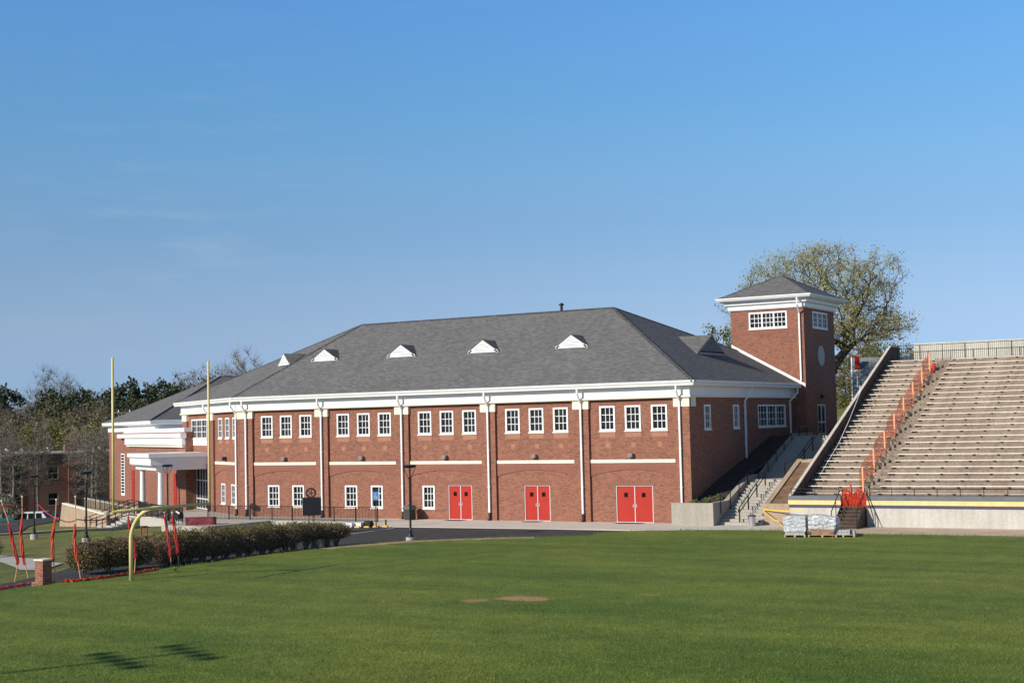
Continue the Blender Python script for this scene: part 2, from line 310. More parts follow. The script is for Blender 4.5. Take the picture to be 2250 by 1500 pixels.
# ------------------------------------------------------------------ mesh helpers
class Frame:
    """wall frame: u runs along the wall, v is height, w points out of the wall"""
    def __init__(s, o, ud, n): s.o = np.array(o, float); s.u = np.array(ud, float); s.n = np.array(n, float)
    def p(s, u, v, w): return s.o + s.u*u + s.n*w + np.array([0, 0, v])
XYZ = None
class MB:
    def __init__(s): s.v = []; s.f = []; s.m = []; s.cur = 0
    def poly(s, pts):
        i = len(s.v); s.v += [tuple(map(float, p)) for p in pts]; s.f.append(tuple(range(i, i+len(pts)))); s.m.append(s.cur); return s
    def raw(s, v, f):
        i = len(s.v); s.v += [tuple(map(float, p)) for p in v]; s.f += [tuple(i+k for k in q) for q in f]; s.m += [s.cur]*len(f); return s
    def hexa(s, c):
        return s.raw(c, [(0, 3, 2, 1), (4, 5, 6, 7), (0, 1, 5, 4), (1, 2, 6, 5), (2, 3, 7, 6), (3, 0, 4, 7)])
    def bx(s, x0, x1, y0, y1, z0, z1):
        return s.hexa([(x0, y0, z0), (x1, y0, z0), (x1, y1, z0), (x0, y1, z0), (x0, y0, z1), (x1, y0, z1), (x1, y1, z1), (x0, y1, z1)])
    def fb(s, F, u0, u1, v0, v1, w0, w1):
        return s.hexa([F.p(u0, v0, w0), F.p(u1, v0, w0), F.p(u1, v0, w1), F.p(u0, v0, w1), F.p(u0, v1, w0), F.p(u1, v1, w0), F.p(u1, v1, w1), F.p(u0, v1, w1)])
    def prism(s, pts, vec):
        n = len(pts); a = [np.array(p, float) for p in pts]; b = [p+np.array(vec, float) for p in a]
        return s.raw(a+b, [tuple(range(n))[::-1], tuple(range(n, 2*n))] + [(i, (i+1) % n, n+(i+1) % n, n+i) for i in range(n)])
    def tube(s, pts, r, n=8, cap=True):
        pts = [np.array(p, float) for p in pts]; k = len(pts)
        rr = [r]*k if np.isscalar(r) else list(r)
        v = []; f = []; up = None
        for i, p in enumerate(pts):
            t = pts[min(i+1, k-1)]-pts[max(i-1, 0)]; t /= (np.linalg.norm(t)+1e-9)
            if up is None:
                up = np.array([0, 0, 1.0]) if abs(t[2]) < 0.9 else np.array([1.0, 0, 0])
            a = np.cross(up, t); a /= (np.linalg.norm(a)+1e-9); b = np.cross(t, a); up = b
            for j in range(n):
                q = 2*PI*j/n + (PI/4 if n == 4 else 0); v.append(p+(a*math.cos(q)+b*math.sin(q))*rr[i])
        for i in range(k-1):
            for j in range(n): f.append((i*n+j, i*n+(j+1) % n, (i+1)*n+(j+1) % n, (i+1)*n+j))
        if cap: f.append(tuple(range(n))[::-1]); f.append(tuple((k-1)*n+j for j in range(n)))
        return s.raw(v, f)
    def lathe(s, c, prof, n=20):
        v = []; f = []; k = len(prof)
        for (r, z) in prof:
            for j in range(n):
                q = 2*PI*j/n; v.append((c[0]+r*math.cos(q), c[1]+r*math.sin(q), c[2]+z))
        for i in range(k-1):
            for j in range(n): f.append((i*n+j, i*n+(j+1) % n, (i+1)*n+(j+1) % n, (i+1)*n+j))
        f.append(tuple(range(n))[::-1]); f.append(tuple((k-1)*n+j for j in range(n)))
        return s.raw(v, f)
    def sweep(s, path, prof, closed=False):
        """mitred sweep of a (w, z) profile along a plan path; w grows to the right hand of the path"""
        P = [np.array(p[:2], float) for p in path]; k = len(P); rings = []
        for i in range(k):
            def nrm(a, b):
                d = b-a; d /= np.linalg.norm(d); return np.array([d[1], -d[0]])
            ns = []
            if closed or i > 0: ns.append(nrm(P[i-1], P[i]))
            if closed or i < k-1: ns.append(nrm(P[i], P[(i+1) % k]))
            m = sum(ns)/len(ns); m = m/(m@m) if len(ns) == 2 else m
            rings.append([(P[i][0]+m[0]*w, P[i][1]+m[1]*w, z) for (w, z) in prof])
        n = len(prof); v = [q for r in rings for q in r]; f = []
        for i in range(k if closed else k-1):
            a = i*n; b = ((i+1) % k)*n
            for j in range(n): f.append((a+j, a+(j+1) % n, b+(j+1) % n, b+j))
        if not closed: f += [tuple(range(n))[::-1], tuple((k-1)*n+j for j in range(n))]
        return s.raw(v, f)
    def wall(s, F, u0, u1, v0, v1, w, holes=(), reveal=0.1):
        us = sorted({u0, u1, *[h[0] for h in holes], *[h[1] for h in holes]}); vs = sorted({v0, v1, *[h[2] for h in holes], *[h[3] for h in holes]})
        us = [x for x in us if u0 <= x <= u1]; vs = [x for x in vs if v0 <= x <= v1]
        for a, b in zip(us, us[1:]):
            for c, d in zip(vs, vs[1:]):
                mu, mv = (a+b)/2, (c+d)/2
                if any(h[0] < mu < h[1] and h[2] < mv < h[3] for h in holes): continue
                s.poly([F.p(a, c, w), F.p(b, c, w), F.p(b, d, w), F.p(a, d, w)])
        for (a, b, c, d) in holes:
            e = w-reveal
            for q in ([(a, c), (a, d)], [(b, c), (b, d)], [(a, c), (b, c)], [(a, d), (b, d)]):
                s.poly([F.p(*q[0], w), F.p(*q[1], w), F.p(*q[1], e), F.p(*q[0], e)])
        return s
    def build(s, name, mat, parent=None, loc=(0, 0, 0), smooth=False):
        me = bpy.data.meshes.new(name)
        off = np.array(loc if parent is None else world_loc(parent), float)
        v = np.array(s.v, float)-off
        me.from_pydata(v.tolist(), [], s.f)
        mats = mat if isinstance(mat, (list, tuple)) else [mat]
        for m in mats: me.materials.append(m)
        if len(mats) > 1: me.polygons.foreach_set('material_index', s.m)
        nl = len(me.loops)
        if nl:
            nor = np.zeros(len(me.polygons)*3); me.polygons.foreach_get('normal', nor); nor = nor.reshape(-1, 3)
            tot = np.zeros(len(me.polygons), int); me.polygons.foreach_get('loop_total', tot)
            li = np.zeros(nl, int); me.loops.foreach_get('vertex_index', li)
            ln = np.repeat(nor, tot, axis=0); p = (v+off)[li]
            t = np.stack([-ln[:, 1], ln[:, 0], np.zeros(nl)], 1); L = np.linalg.norm(t, axis=1)
            flat = L < 0.05; t[flat] = (1, 0, 0); t /= np.linalg.norm(t, axis=1)[:, None]
            b = np.cross(ln, t)
            uv = np.stack([(p*t).sum(1), (p*b).sum(1)], 1)
            lay = me.uv_layers.new(name='UVMap'); lay.data.foreach_set('uv', uv.ravel())
        if smooth: me.polygons.foreach_set('use_smooth', [True]*len(me.polygons))
        me.update()
        o = bpy.data.objects.new(name, me); C.objects.link(o)
        if parent is None: o.location = loc
        else: o.parent = parent
        return o
def world_loc(o):
    l = Vector((0, 0, 0))
    while o is not None: l += o.location; o = o.parent
    return l
def tag(o, label, cat, group=None, kind=None):
    if label: o['label'] = label
    if cat: o['category'] = cat
    if group: o['group'] = group
    if kind: o['kind'] = kind
    return o
def thing(name, loc, label, cat, group=None):
    o = bpy.data.objects.new(name, None); o.empty_display_size = 0.3; C.objects.link(o); o.location = loc
    return tag(o, label, cat, group)
def copy_thing(o, loc, label=None, rotz=0.0, scale=1.0):
    def rec(src, par):
        c = src.copy(); C.objects.link(c)
        if par is not None: c.parent = par
        for ch in list(src.children): rec(ch, c)
        return c
    r = rec(o, None); r.location = loc; r.rotation_euler = (0, 0, rotz); r.scale = (scale,)*3 if np.isscalar(scale) else scale
    if label: r['label'] = label
    return r
def struct(name, mb, mat): return tag(mb.build(name, mat), None, None, kind='structure')

# ------------------------------------------------------------------ the ground
def sst(x): x = min(1, max(0, x)); return x*x*(3-2*x)
def h(X, Y):
    u = max(0.0, -X-24)
    z = -0.06 - 1.2*(1-math.exp(-u/14)) - 0.034*max(0, min(u, 60)-27) - 2.6*sst((u-60)/12)
    z += 0.5*math.exp(-((X+39)/9)**2-((Y+6.5)/5)**2)
    a = 9.6*sst((Y-20)/16); b = 7.2*sst((Y-28)/24)
    k = sst((X-6.6)/1.6)
    return z + sst((X+34)/20)*(a*k+b*(1-k))
def ground():
    xs = np.unique(np.concatenate([np.linspace(-900, -130, 14), np.linspace(-130, 40, 86), np.linspace(40, 900, 16)]))
    ys = np.unique(np.concatenate([np.linspace(-400, -60, 8), np.linspace(-60, 110, 86), np.linspace(110, 1500, 16)]))
    v = [(x, y, h(x, y)) for y in ys for x in xs]; n = len(xs)
    f = [(j*n+i, j*n+i+1, (j+1)*n+i+1, (j+1)*n+i) for j in range(len(ys)-1) for i in range(n-1)]
    struct('ground', MB().raw(v, f), M['rough_grass'])
ground()
def drape(name, poly, dz, mat, cuts=4):
    bm = bmesh.new(); vs = [bm.verts.new((x, y, 0)) for x, y in poly]; bm.faces.new(vs)
    bmesh.ops.triangulate(bm, faces=bm.faces[:]); bmesh.ops.subdivide_edges(bm, edges=bm.edges[:], cuts=cuts, use_grid_fill=True)
    for q in bm.verts: q.co.z = h(q.co.x, q.co.y)+dz
    mb = MB(); bm.verts.index_update()
    mb.raw([tuple(q.co) for q in bm.verts], [tuple(q.index for q in f.verts) for f in bm.faces]); bm.free()
    return struct(name, mb, mat)
def jitter_line(pts, step, amp, seed):
    rnd = random.Random(seed); out = []
    for (a, b) in zip(pts, pts[1:]):
        L = math.dist(a, b); n = max(1, int(L/step))
        dx, dy = (b[0]-a[0])/L, (b[1]-a[1])/L
        for i in range(n):
            t = i/n; q = rnd.uniform(-amp, amp) if i or a != pts[0] else 0
            out.append((a[0]+(b[0]-a[0])*t-dy*q, a[1]+(b[1]-a[1])*t+dx*q))
    out.append(pts[-1]); return out
EDGE = [(-12.4, -110), (-12.35, -42), (-12.3, -33), (-12.2, -25), (-11.7, -21.8), (-10.9, -18.9), (-9.7, -16.4), (-7.9, -14.7), (-5.8, -13.2), (-3.6, -12.0), (-1.6, -10.6), (-1.5, -8.4),
        (-0.6, -7.2), (0.9, -6.6), (2.6, -5.8), (4.4, -5.25), (7.2, -4.9), (9.5, -5.6), (12.3, -6.1), (16.3, -5.9), (20.6, -5.9), (45, -5.9), (80, -5.9)]
def field():
    e = jitter_line(EDGE, 0.55, 0.13, 3)
    inner = e + [(80, -110)]
    mb = MB().poly([(x, y, 0.1) for x, y in inner])
    # a short grassy batter round the edge of the pitch
    for a, b in zip(e, e[1:]):
        d = np.array(b)-np.array(a); n = np.array([-d[1], d[0]])/np.linalg.norm(d)*0.22
        mb.poly([(*a, 0.1), (*b, 0.1), (*(np.array(b)+n), -0.08), (*(np.array(a)+n), -0.08)])
    struct('playing_field', mb, M['turf'])
field()
def strip(name, pts, w0, w1, z, mat):
    mb = MB(); rnd = random.Random(12); L = []
    for a, b in zip(pts, pts[1:]):
        d = np.array(b)-np.array(a); n = np.array([d[1], -d[0]])/np.linalg.norm(d)
        for s_ in np.linspace(0, 1, 5)[:-1]: L.append((np.array(a)+d*s_+n*(w0+rnd.uniform(-.08, .08)), np.array(a)+d*s_+n*(w1+rnd.uniform(-.25, .25))))
    for (a, b), (c, d) in zip(L, L[1:]): mb.poly([(*a, z), (*b, z), (*d, z), (*c, z)])
    return struct(name, mb, mat)
strip('bare_verge', EDGE[4:10], 0.02, 1.1, 0.106, plain('straw_verge', (0.34, 0.25, 0.13), 0.95, 0.4, 2.5, bump=0.5))
# access drive: comes down outside the pitch and turns in front of the hall
struct('drive', MB().poly([(x, y, -0.035) for x, y in [(-12.0, -110), (-15.4, -60), (-15.5, -39.0), (-16.3, -36.5), (-17.2, -34.5), (-19.4, -30.3), (-20.3, -27.8), (-22.6, -23.9), (-23.8, -14), (-23.8, -5.6), (-1.0, -5.6), (-1.2, -12), (-9, -16.5), (-11.5, -25), (-11.6, -110)]]), M['asphalt'])
drape('path', [(-62, -9.5), (-50.5, -6.0), (-43, -3.2), (-38.6, -7.0), (-40.6, -8.6), (-46, -7.6), (-53.4, -8.4), (-62, -11.8)], 0.05, M['asphalt'])
drape('footpath', [(-34, -24.2), (-31.2, -25.2), (-27.0, -28.0), (-21.9, -31.0), (-20.3, -31.2), (-18.4, -34.2), (-19.6, -34.4), (-21.6, -33.2), (-25.0, -31.3), (-34, -27.4)], 0.05, M['concrete'])
drape('walkway', [(-62, -7.2), (-51.2, -3.4), (-47.6, -1.6), (-46.9, -2.6), (-50.6, -4.8), (-62, -8.6)], 0.06, M['concrete'])
drape('road', [(-86, 2), (-58, -6.5), (-57.5, -2.0), (-66, 6), (-78, 24), (-98, 24)], 0.06, M['asphalt'])
# pavement slab along the hall and the plaza before the entrance
mb = MB().prism([(x, y, -0.5) for x, y in [(-23.5, 0.3), (-23.5, -5.9), (-17.6, -6.35), (-13.4, -6.05), (-3.1, -5.35), (-0.5, -5.6), (6.2, -6.2), (6.2, 0.3)]], (0, 0, 0.5))
struct('pavement', mb, M['pavement'])
mb = MB().prism([(x, y, -0.5) for x, y in [(6.2, 1.0), (6.2, -6.6), (80, -6.6), (80, 1.0)]], (0, 0, 0.496))
struct('stand_apron', mb, M['apron'])
mb = MB().prism([(x, y, -1.9) for x, y in [(-23.5, 0.3), (-23.5, -3.4), (-30.5, -3.4), (-31.0, -9.2), (-35.2, -9.2), (-36.0, -6.35), (-44.5, -1.4), (-47.9, 1.1), (-46.2, 5.9), (-42, 6.0), (-36.3, 0.3)]], (0, 0, 1.896))
struct('plaza', mb, M['concrete'])
struct('road_marking', MB().prism([(-17.32, -12.2, -0.031), (-17.2, -12.2, -0.031), (-17.2, -7.2, -0.031), (-17.32, -7.2, -0.031)], (0, 0, 0.004)), M['white'])

# ------------------------------------------------------------------ the brick hall
TH = R(32); CO = np.array([-36.3, 0, 0])
WD = np.array([-math.cos(TH), math.sin(TH), 0]); WN = np.array([-math.sin(TH), -math.cos(TH), 0])
FA = Frame((0, 0, 0), (1, 0, 0), (0, -1, 0))
EA = Frame((0, 0, 0), (0, 1, 0), (1, 0, 0))
WI = Frame(CO, WD, WN)
TF = Frame((0, 19.26, 0), (1, 0, 0), (0, -1, 0))
TE = Frame((0.93, 0, 0), (0, 1, 0), (1, 0, 0))
hall = thing('sports_hall', (-18, 5, 0), 'long two storey red brick hall with grey hipped roof, white cornice and square tower', 'building')

def window(F, u0, u1, v0, v1, w, cols=3, rows=3, groups=1, sill=True, rail=None):
    """white framed window set into the opening; pane and sill are its own pieces"""
    fr = MB(); g = 0.115
    fr.fb(F, u0, u0+g, v0, v1, w-0.09, w+0.03); fr.fb(F, u1-g, u1, v0, v1, w-0.09, w+0.03)
    fr.fb(F, u0+g, u1-g, v1-g, v1, w-0.09, w+0.03); fr.fb(F, u0+g, u1-g, v0, v0+g, w-0.09, w+0.03)
    a, b, c, d = u0+g, u1-g, v0+g, v1-g
    gw = (b-a)/groups
    for k in range(groups):
        x0 = a+k*gw; x1 = x0+gw
        if k: fr.fb(F, x0-0.06, x0+0.06, c, d, w-0.085, w+0.012)
        for i in range(1, cols): x = x0+(x1-x0)*i/cols; fr.fb(F, x-0.021, x+0.021, c, d, w-0.075, w-0.045)
    for j in range(1, rows):
        y = c+(d-c)*j/rows; fr.fb(F, a, b, y-0.021, y+0.021, w-0.077, w-0.043)
    o = fr.build('window', M['white'], hall)
    MB().fb(F, a-0.02, b+0.02, c-0.02, d+0.02, w-0.12, w-0.082).build('pane', M['glass'], o)
    if sill: MB().fb(F, u0-0.05, u1+0.05, v0-0.075, v0-0.002, w-0.06, w+0.075).build('sill', M['cream'], o)
    return o
def double_door(F, u0, u1, v0, v1, w):
    fr = MB(); g = 0.05
    fr.fb(F, u0, u0+g, v0, v1, w-0.13, w-0.02); fr.fb(F, u1-g, u1, v0, v1, w-0.13, w-0.02)
    fr.fb(F, u0+g, u1-g, v1-0.035, v1, w-0.13, w-0.02); fr.fb(F, u0, u1, v0-0.05, v0+0.03, w-0.2, w+0.03)
    m = (u0+u1)/2; fr.fb(F, m-0.025, m+0.025, v0+0.03, v1-0.035, w-0.12, w-0.055)
    fr.build('door_frame', M['alu'], hall)
    for a, b, s in ((u0+g, m-0.025, 1), (m+0.025, u1-g, -1)):
        o = MB().fb(F, a+0.004, b-0.004, v0+0.035, v1-0.04, w-0.115, w-0.07).build('door', M['red_door'], hall)
        cx = (a+b)/2 + s*0.02
        MB().fb(F, cx-0.13, cx+0.13, v0+1.58, v0+1.86, w-0.075, w-0.062).build('door_window', M['dark'], o)
        hx = b-0.09 if s == 1 else a+0.09
        MB().fb(F, hx-0.02, hx+0.02, v0+0.94, v0+1.16, w-0.07, w-0.045).fb(F, hx-0.045, hx+0.045, v0+0.99, v0+1.02, w-0.045, w-0.015).build('handle', M['steel'], o)

REC = 0.16
BAYS = [(-35+7*i, -29.1+7*i if i < 4 else -1.02) for i in range(5)]
up = lambda L: [(L+0.73, L+1.83, 5.77, 7.35), (L+2.53, L+3.63, 5.77, 7.35), (L+4.35, L+5.45, 5.77, 7.35)]
low = {0: [(1.32, 2.40), (3.60, 4.68)], 1: [(1.36, 2.45), (3.63, 4.65)], 2: [(1.0, 2.0)], 3: [], 4: []}
doors = {2: (-17.9, -16.02), 3: (-11.95, -10.02), 4: (-5.25, -2.68)}
wall = MB()
for i, (a, b) in enumerate(BAYS):
    holes = up(a) + [(a+p, a+q, 0.72, 2.28) for p, q in low[i]]
    if i in doors: holes.append((*doors[i], -0.02, 2.30))
    wall.wall(FA, a, b, -0.4, 8.0, -REC, holes, 0.13)
for (a, b) in [(-36.3, -35.0)]+[(-29.1+7*i, -28+7*i) for i in range(4)]+[(-1.02, 0)]:
    wall.fb(FA, a, b, -0.4, 8.0, -0.4, 0.0)
# east wall
e_holes = [(2.33, 3.38, 5.73, 7.29), (7.22, 8.26, 5.73, 7.29), (11.78, 17.30, 5.73, 7.29)]
wall.wall(EA, 0.0, 19.26, -0.4, 8.0, -0.01, e_holes, 0.13)
# turned wing
w_up = [(0.98, 2.1, 5.75, 7.33), (2.95, 4.05, 5.75, 7.33), (4.87, 5.97, 5.75, 7.33)]
w_low = [(1.47, 2.6, 0.72, 2.28), (4.2, 5.3, 0.72, 2.28)]
wall.wall(WI, 0.75, 7.0, -0.4, 8.0, -REC, w_up+w_low, 0.13)
wall.wall(WI, 8.7, 15.0, -0.4, 8.0, -REC, [(9.3, 14.0, 5.2, 7.33), (8.95, 13.45, 0.0, 3.75)], 0.13)
for a, b in ((-0.02, 0.75), (7.0, 8.7), (15.0, 16.4)): wall.fb(WI, a, b, -0.4, 8.0, -0.4, 0.0)
wall.fb(WI, 16.0, 16.38, -0.4, 8.0, -12, -0.4)
wall.build('wall', M['brick'], hall)
# pilaster caps
for F, a, b in [(FA, -36.34, -34.97), *[(FA, -29.13+7*i, -27.97+7*i) for i in range(4)], (FA, -1.05, 0.035), (WI, 0.0, 0.8), (WI, 6.97, 8.73), (WI, 14.97, 16.43)]:
    MB().fb(F, a, b, 7.18, 7.752, -REC-0.02, 0.035).build('pilaster_cap', M['cream'], hall)
MB().fb(EA, 0.0, 1.0, 7.18, 7.752, -0.02, 0.035).build('pilaster_cap', M['cream'], hall)
# cream string courses, arch panels and light brick accents of every bay
def bay_trim(F, a, b, wins, w=-REC, arch=True):
    MB().fb(F, a+0.02, b-0.05, 3.74, 3.95, w-0.02, w+0.06).build('string_course', M['cream'], hall)
    n = 18; sp = b-a; rise = 0.42; z0 = 2.90
    top = [(a+0.01, 3.735), (b-0.01, 3.735)]
    arc = [(a+0.01+(sp-0.02)*i/n, z0+rise*(1-(2*i/n-1)**2)) for i in range(n+1)]
    mb = MB(); pts = [F.p(u, v, w+0.004) for u, v in [top[1], top[0]]+arc]
    for i in range(n):
        (u, v), (u2, v2) = arc[i], arc[i+1]
        mb.prism([F.p(u, v, w-0.01), F.p(u2, v2, w-0.01), F.p(u2, 3.735, w-0.01), F.p(u, 3.735, w-0.01)], F.n*0.055)
    mb.build('arch_panel', M['brick_smooth'], hall)
    for (p, q, c, d) in wins:
        MB().fb(F, p, q, c-0.42, c-0.08, w-0.01, w+0.012).build('sill_panel', M['brick_light'], hall)
        MB().fb(F, (p+q)/2-0.16, (p+q)/2+0.16, 4.72, 5.02, w-0.01, w+0.010).build('brick_accent', M['brick_light'], hall)
        MB().fb(F, p-0.1, q+0.1, d+0.02, d+0.36, w-0.01, w+0.008).build('lintel', M['brick_smooth'], hall)
for i, (a, b) in enumerate(BAYS):
    bay_trim(FA, a, b, up(a))
    for p, q in [(a+p-0.12, a+q+0.12) for p, q in low[i]]+([(doors[i][0]-0.15, doors[i][1]+0.15)] if i in doors else []):
        MB().fb(FA, p, q, 2.31, 2.60, -REC-0.01, -REC+0.008).build('lintel', M['brick_smooth'], hall)
    c = a+2.91
    o = MB().fb(FA, c-0.16, c+0.16, 4.10, 4.33, -REC, 0.10).build('wall_light', M['light_box'], hall)
    MB().fb(FA, c-0.14, c+0.14, 4.12, 4.29, 0.102, 0.115).build('lens', M['grey_paint'], o)
bay_trim(WI, 0.8, 6.97, w_up)
MB().fb(WI, 3.75, 4.05, 4.06, 4.34, -REC, 0.16).build('wall_light', M['boot'], hall)
for i, (a, b) in enumerate(BAYS):
    for q in up(a): window(FA, *q, -REC)
    for p, q in low[i]: window(FA, a+p, a+q, 0.72, 2.28, -REC)
    if i in doors: double_door(FA, *doors[i], 0.0, 2.30, -REC)
for q in w_up+w_low: window(WI, *q, -REC)
for k, q in enumerate(e_holes): window(EA, *q, -0.01, cols=3, groups=1 if k < 2 else 3)
o = window(WI, 9.3, 14.0, 5.72, 7.33, -REC, cols=2, groups=3)
MB().fb(WI, 9.3, 14.0, 5.2, 5.64, -REC-0.1, -REC+0.02).build('spandrel', M['white'], o)
# glazed entrance screen under the portico
en = MB()
for u in (9.0, 10.0, 10.75, 11.55, 12.35, 13.4): en.fb(WI, u-0.05, u+0.05, 0.0, 3.75, -REC-0.3, -REC-0.2)
for v in (0.06, 0.85, 2.35, 3.7):
    en.fb(WI, 9.0, 13.4, v-0.05, v+0.05, -REC-0.302, -REC-0.198)
eo = en.build('entrance_screen', M['alu'], hall)
MB().fb(WI, 9.0, 13.4, 0.0, 3.75, -REC-0.27, -REC-0.24).build('pane', M['glass'], eo)
MB().fb(WI, 10.72, 10.8, 0.9, 1.3, -REC-0.2, -REC-0.14).build('handle', M['steel'], eo)
# cornice round the whole hall
WE = CO+WD*16.4
PATH = [tuple(WE[:2]+(-WN*12)[:2]), tuple(WE[:2]), (-36.3, 0), (0, 0), (0, 19.26)]
MB().sweep(PATH, [(-0.05, 7.85), (0.10, 7.85), (0.10, 8.53), (-0.05, 8.53)]).build('frieze', M['white'], hall)
MB().sweep(PATH, [(-0.04, 7.745), (0.155, 7.745), (0.18, 7.80), (0.18, 7.855), (-0.04, 7.855)]).build('frieze_molding', M['cream'], hall)
MB().sweep(PATH, [(-0.05, 8.535), (0.30, 8.48), (0.56, 8.48), (0.56, 8.56), (-0.05, 8.56)]).build('soffit', M['white'], hall)
MB().sweep(PATH, [(0.44, 8.565), (0.58, 8.565), (0.60, 8.62), (0.645, 8.68), (0.66, 8.77), (0.63, 8.785), (0.44, 8.70)]).build('gutter', M['white'], hall)
# roof planes
k0 = WD[:2]
def off(path, w):
    mb = MB().sweep(path, [(w, 0), (w, 1), (w-0.01, 1)]); return [np.array(mb.v[i*3][:2]) for i in range(len(path))]
ev = off(PATH, 0.60)
zE = 8.755
Aa = np.array([*ev[3], zE]); Ja = np.array([*ev[2], zE]); Ea = np.array([*(ev[1]), zE])
Ba = np.array([0.60, 27.8, zE]); Ra = np.array([-9.8, 9.75, 14.45]); La = np.array([-32.0, 9.75, 14.45]); Ka = np.array([-50.5, 27.8, zE])
roof = MB()
for q in ([Ja, Aa, Ra, La], [Aa, Ba, Ra], [Ea, Ja, La], [Ka, Ea, La], [Ba, Ka, La, Ra]): roof.poly(q)
roof.poly([p-np.array([0, 0, 0.12]) for p in (Aa, Ba, Ka, Ea, Ja)][::-1])
ro = roof.build('roof', M['shingle'], hall)
cap = MB()
for a, b in ((Aa, Ra), (Ja, La), (Ea, La), (Ra, La), (Ba, Ra)):
    dr = (b-a)/np.linalg.norm(b-a); sd_ = np.cross(dr, (0, 0, 1)); sd_ /= np.linalg.norm(sd_); upv = np.cross(sd_, dr)
    for s in (-1, 1):
        e = sd_*s*0.17
        drop = np.array([0, 0, -0.085]) if abs(dr[2]) > 0.05 else np.array([0, 0, -0.093])
        c4 = [a+upv*0.05, b+upv*0.05, b+e+drop+upv*0.05, a+e+drop+upv*0.05]
        cap.hexa([p-upv*0.04 for p in c4]+[p for p in c4])
cap.build('ridge_cap', M['ridge'], ro)
MB().lathe((-14.0, 9.72, 14.35), [(0.10, 0), (0.10, 0.5), (0.19, 0.52), (0.19, 0.6), (0.12, 0.62), (0.12, 0.68), (0.02, 0.68)], 14).build('vent_pipe', M['black'], ro)
# little gabled dormers with white louvres
def dormer(base, ud, inn, width, height, depth, slope, mat, slats, fg=0.11, back=None):
    base = np.array(base, float); ud = np.array(ud, float); inn = np.array(inn, float); Z = np.array([0, 0, 1.0])
    l = base-ud*width/2; r = base+ud*width/2; t = base+Z*height
    ap = t+inn*(height/slope+0.05); lo = 0.10
    rf = MB()
    ov = -inn*0.06
    for e in (l-ud*0.05, r+ud*0.05):
        q = [t+ov+Z*0.05, e+ov+Z*0.012, e+inn*0.02+Z*0.012, ap+Z*0.05]
        rf.poly(q); rf.poly([p-Z*0.045 for p in q][::-1])
        rf.poly([q[0], q[1], q[1]-Z*0.045, q[0]-Z*0.045])
    o = rf.build('dormer', M['shingle'], hall)
    lv = MB()
    tri = lambda k, w: [l+ud*width/2*k*0+ (base-l)*k + Z*0 - inn*w, r+(base-r)*k - inn*w, t-Z*height*k*0.72 - inn*w]
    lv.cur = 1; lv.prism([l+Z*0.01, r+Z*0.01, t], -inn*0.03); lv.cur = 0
    # raised rim
    def strip(a, b, wd):
        d = (b-a)/np.linalg.norm(b-a); c = base+Z*height*0.35; n = (c-(a+b)/2); n -= d*(n@d); n /= np.linalg.norm(n)
        lv.prism([a-inn*0.03, b-inn*0.03, b+n*wd-inn*0.03-d*wd*0.8, a+n*wd-inn*0.03+d*wd*0.8], -inn*0.05)
    strip(l, t, fg); strip(t, r, fg); strip(r, l, fg*1.6)
    for i in range(slats):
        v = height*(0.2+0.62*(i+0.5)/slats); hw = width/2*(1-v/height)-fg*1.3
        if hw <= 0.03: continue
        c = base+Z*v
        lv.hexa([c-ud*hw-inn*0.03, c+ud*hw-inn*0.03, c+ud*hw-inn*0.10-Z*0.05, c-ud*hw-inn*0.10-Z*0.05] + [c-ud*hw-inn*0.03+Z*0.03, c+ud*hw-inn*0.03+Z*0.03, c+ud*hw-inn*0.10-Z*0.02, c-ud*hw-inn*0.10-Z*0.02])
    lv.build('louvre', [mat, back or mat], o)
for x in (-10.31, -17.37, -24.4, -31.42): dormer((x, 4.22, 11.41), (1, 0, 0), (0, 1, 0), 2.6, 0.86, 1.5, 0.5507, M['white'], 3)
wb = CO+WD*2.0+np.array([0, 0, 0]); wslope = (14.45-zE)/11.1
bk = 4.85; wb = np.array([-36.5, -0.6, 0])+WD*2.0-WN*bk; wb[2] = zE+bk*wslope+0.02
dormer(wb, WD, -WN, 2.7, 0.86, 1.6, wslope, M['white'], 3)
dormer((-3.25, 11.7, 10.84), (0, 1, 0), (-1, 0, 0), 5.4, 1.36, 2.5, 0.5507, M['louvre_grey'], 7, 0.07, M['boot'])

# downpipes
def downpipe(F, u, w_wall, top=8.6, bottom=0.0, boot=True, lean=0.0):
    mb = MB()
    mb.tube([F.p(u, top, 0.52), F.p(u, 8.12, 0.52)], 0.075, 4)
    mb.tube([F.p(u, 8.16, 0.52), F.p(u+lean, 7.55, w_wall+0.1)], 0.075, 4)
    mb.tube([F.p(u+lean, 7.6, w_wall+0.1), F.p(u+lean, bottom+(0.5 if boot else 0), w_wall+0.1)], 0.08, 4)
    o = mb.build('downpipe', M['white'], hall)
    for v in (7.2, 4.6, 2.2):
        if v > bottom+0.6: MB().fb(F, u+lean-0.085, u+lean+0.085, v, v+0.05, w_wall, w_wall+0.165).build('bracket', M['white'], o)
    if boot: MB().tube([F.p(u+lean, bottom+0.52, w_wall+0.1), F.p(u+lean, bottom+0.12, w_wall+0.1), F.p(u+lean, bottom, w_wall+0.22)], 0.085, 8).build('boot', M['boot'], o)
for u in (-35.55, -28.5, -21.5, -14.5, -7.5, -0.62): downpipe(FA, u, 0.0)
downpipe(WI, 0.45, 0.0); downpipe(WI, 7.9, 0.0)
downpipe(EA, 9.4, 0.0, bottom=3.2, boot=False, lean=-0.25); MB().tube([EA.p(9.15, 3.25, 0.1), EA.p(9.15, 2.6, 0.1)], 0.09, 8).build('boot', M['boot'], hall)
downpipe(EA, 18.55, 0.0, bottom=5.2, boot=False, lean=-0.5)

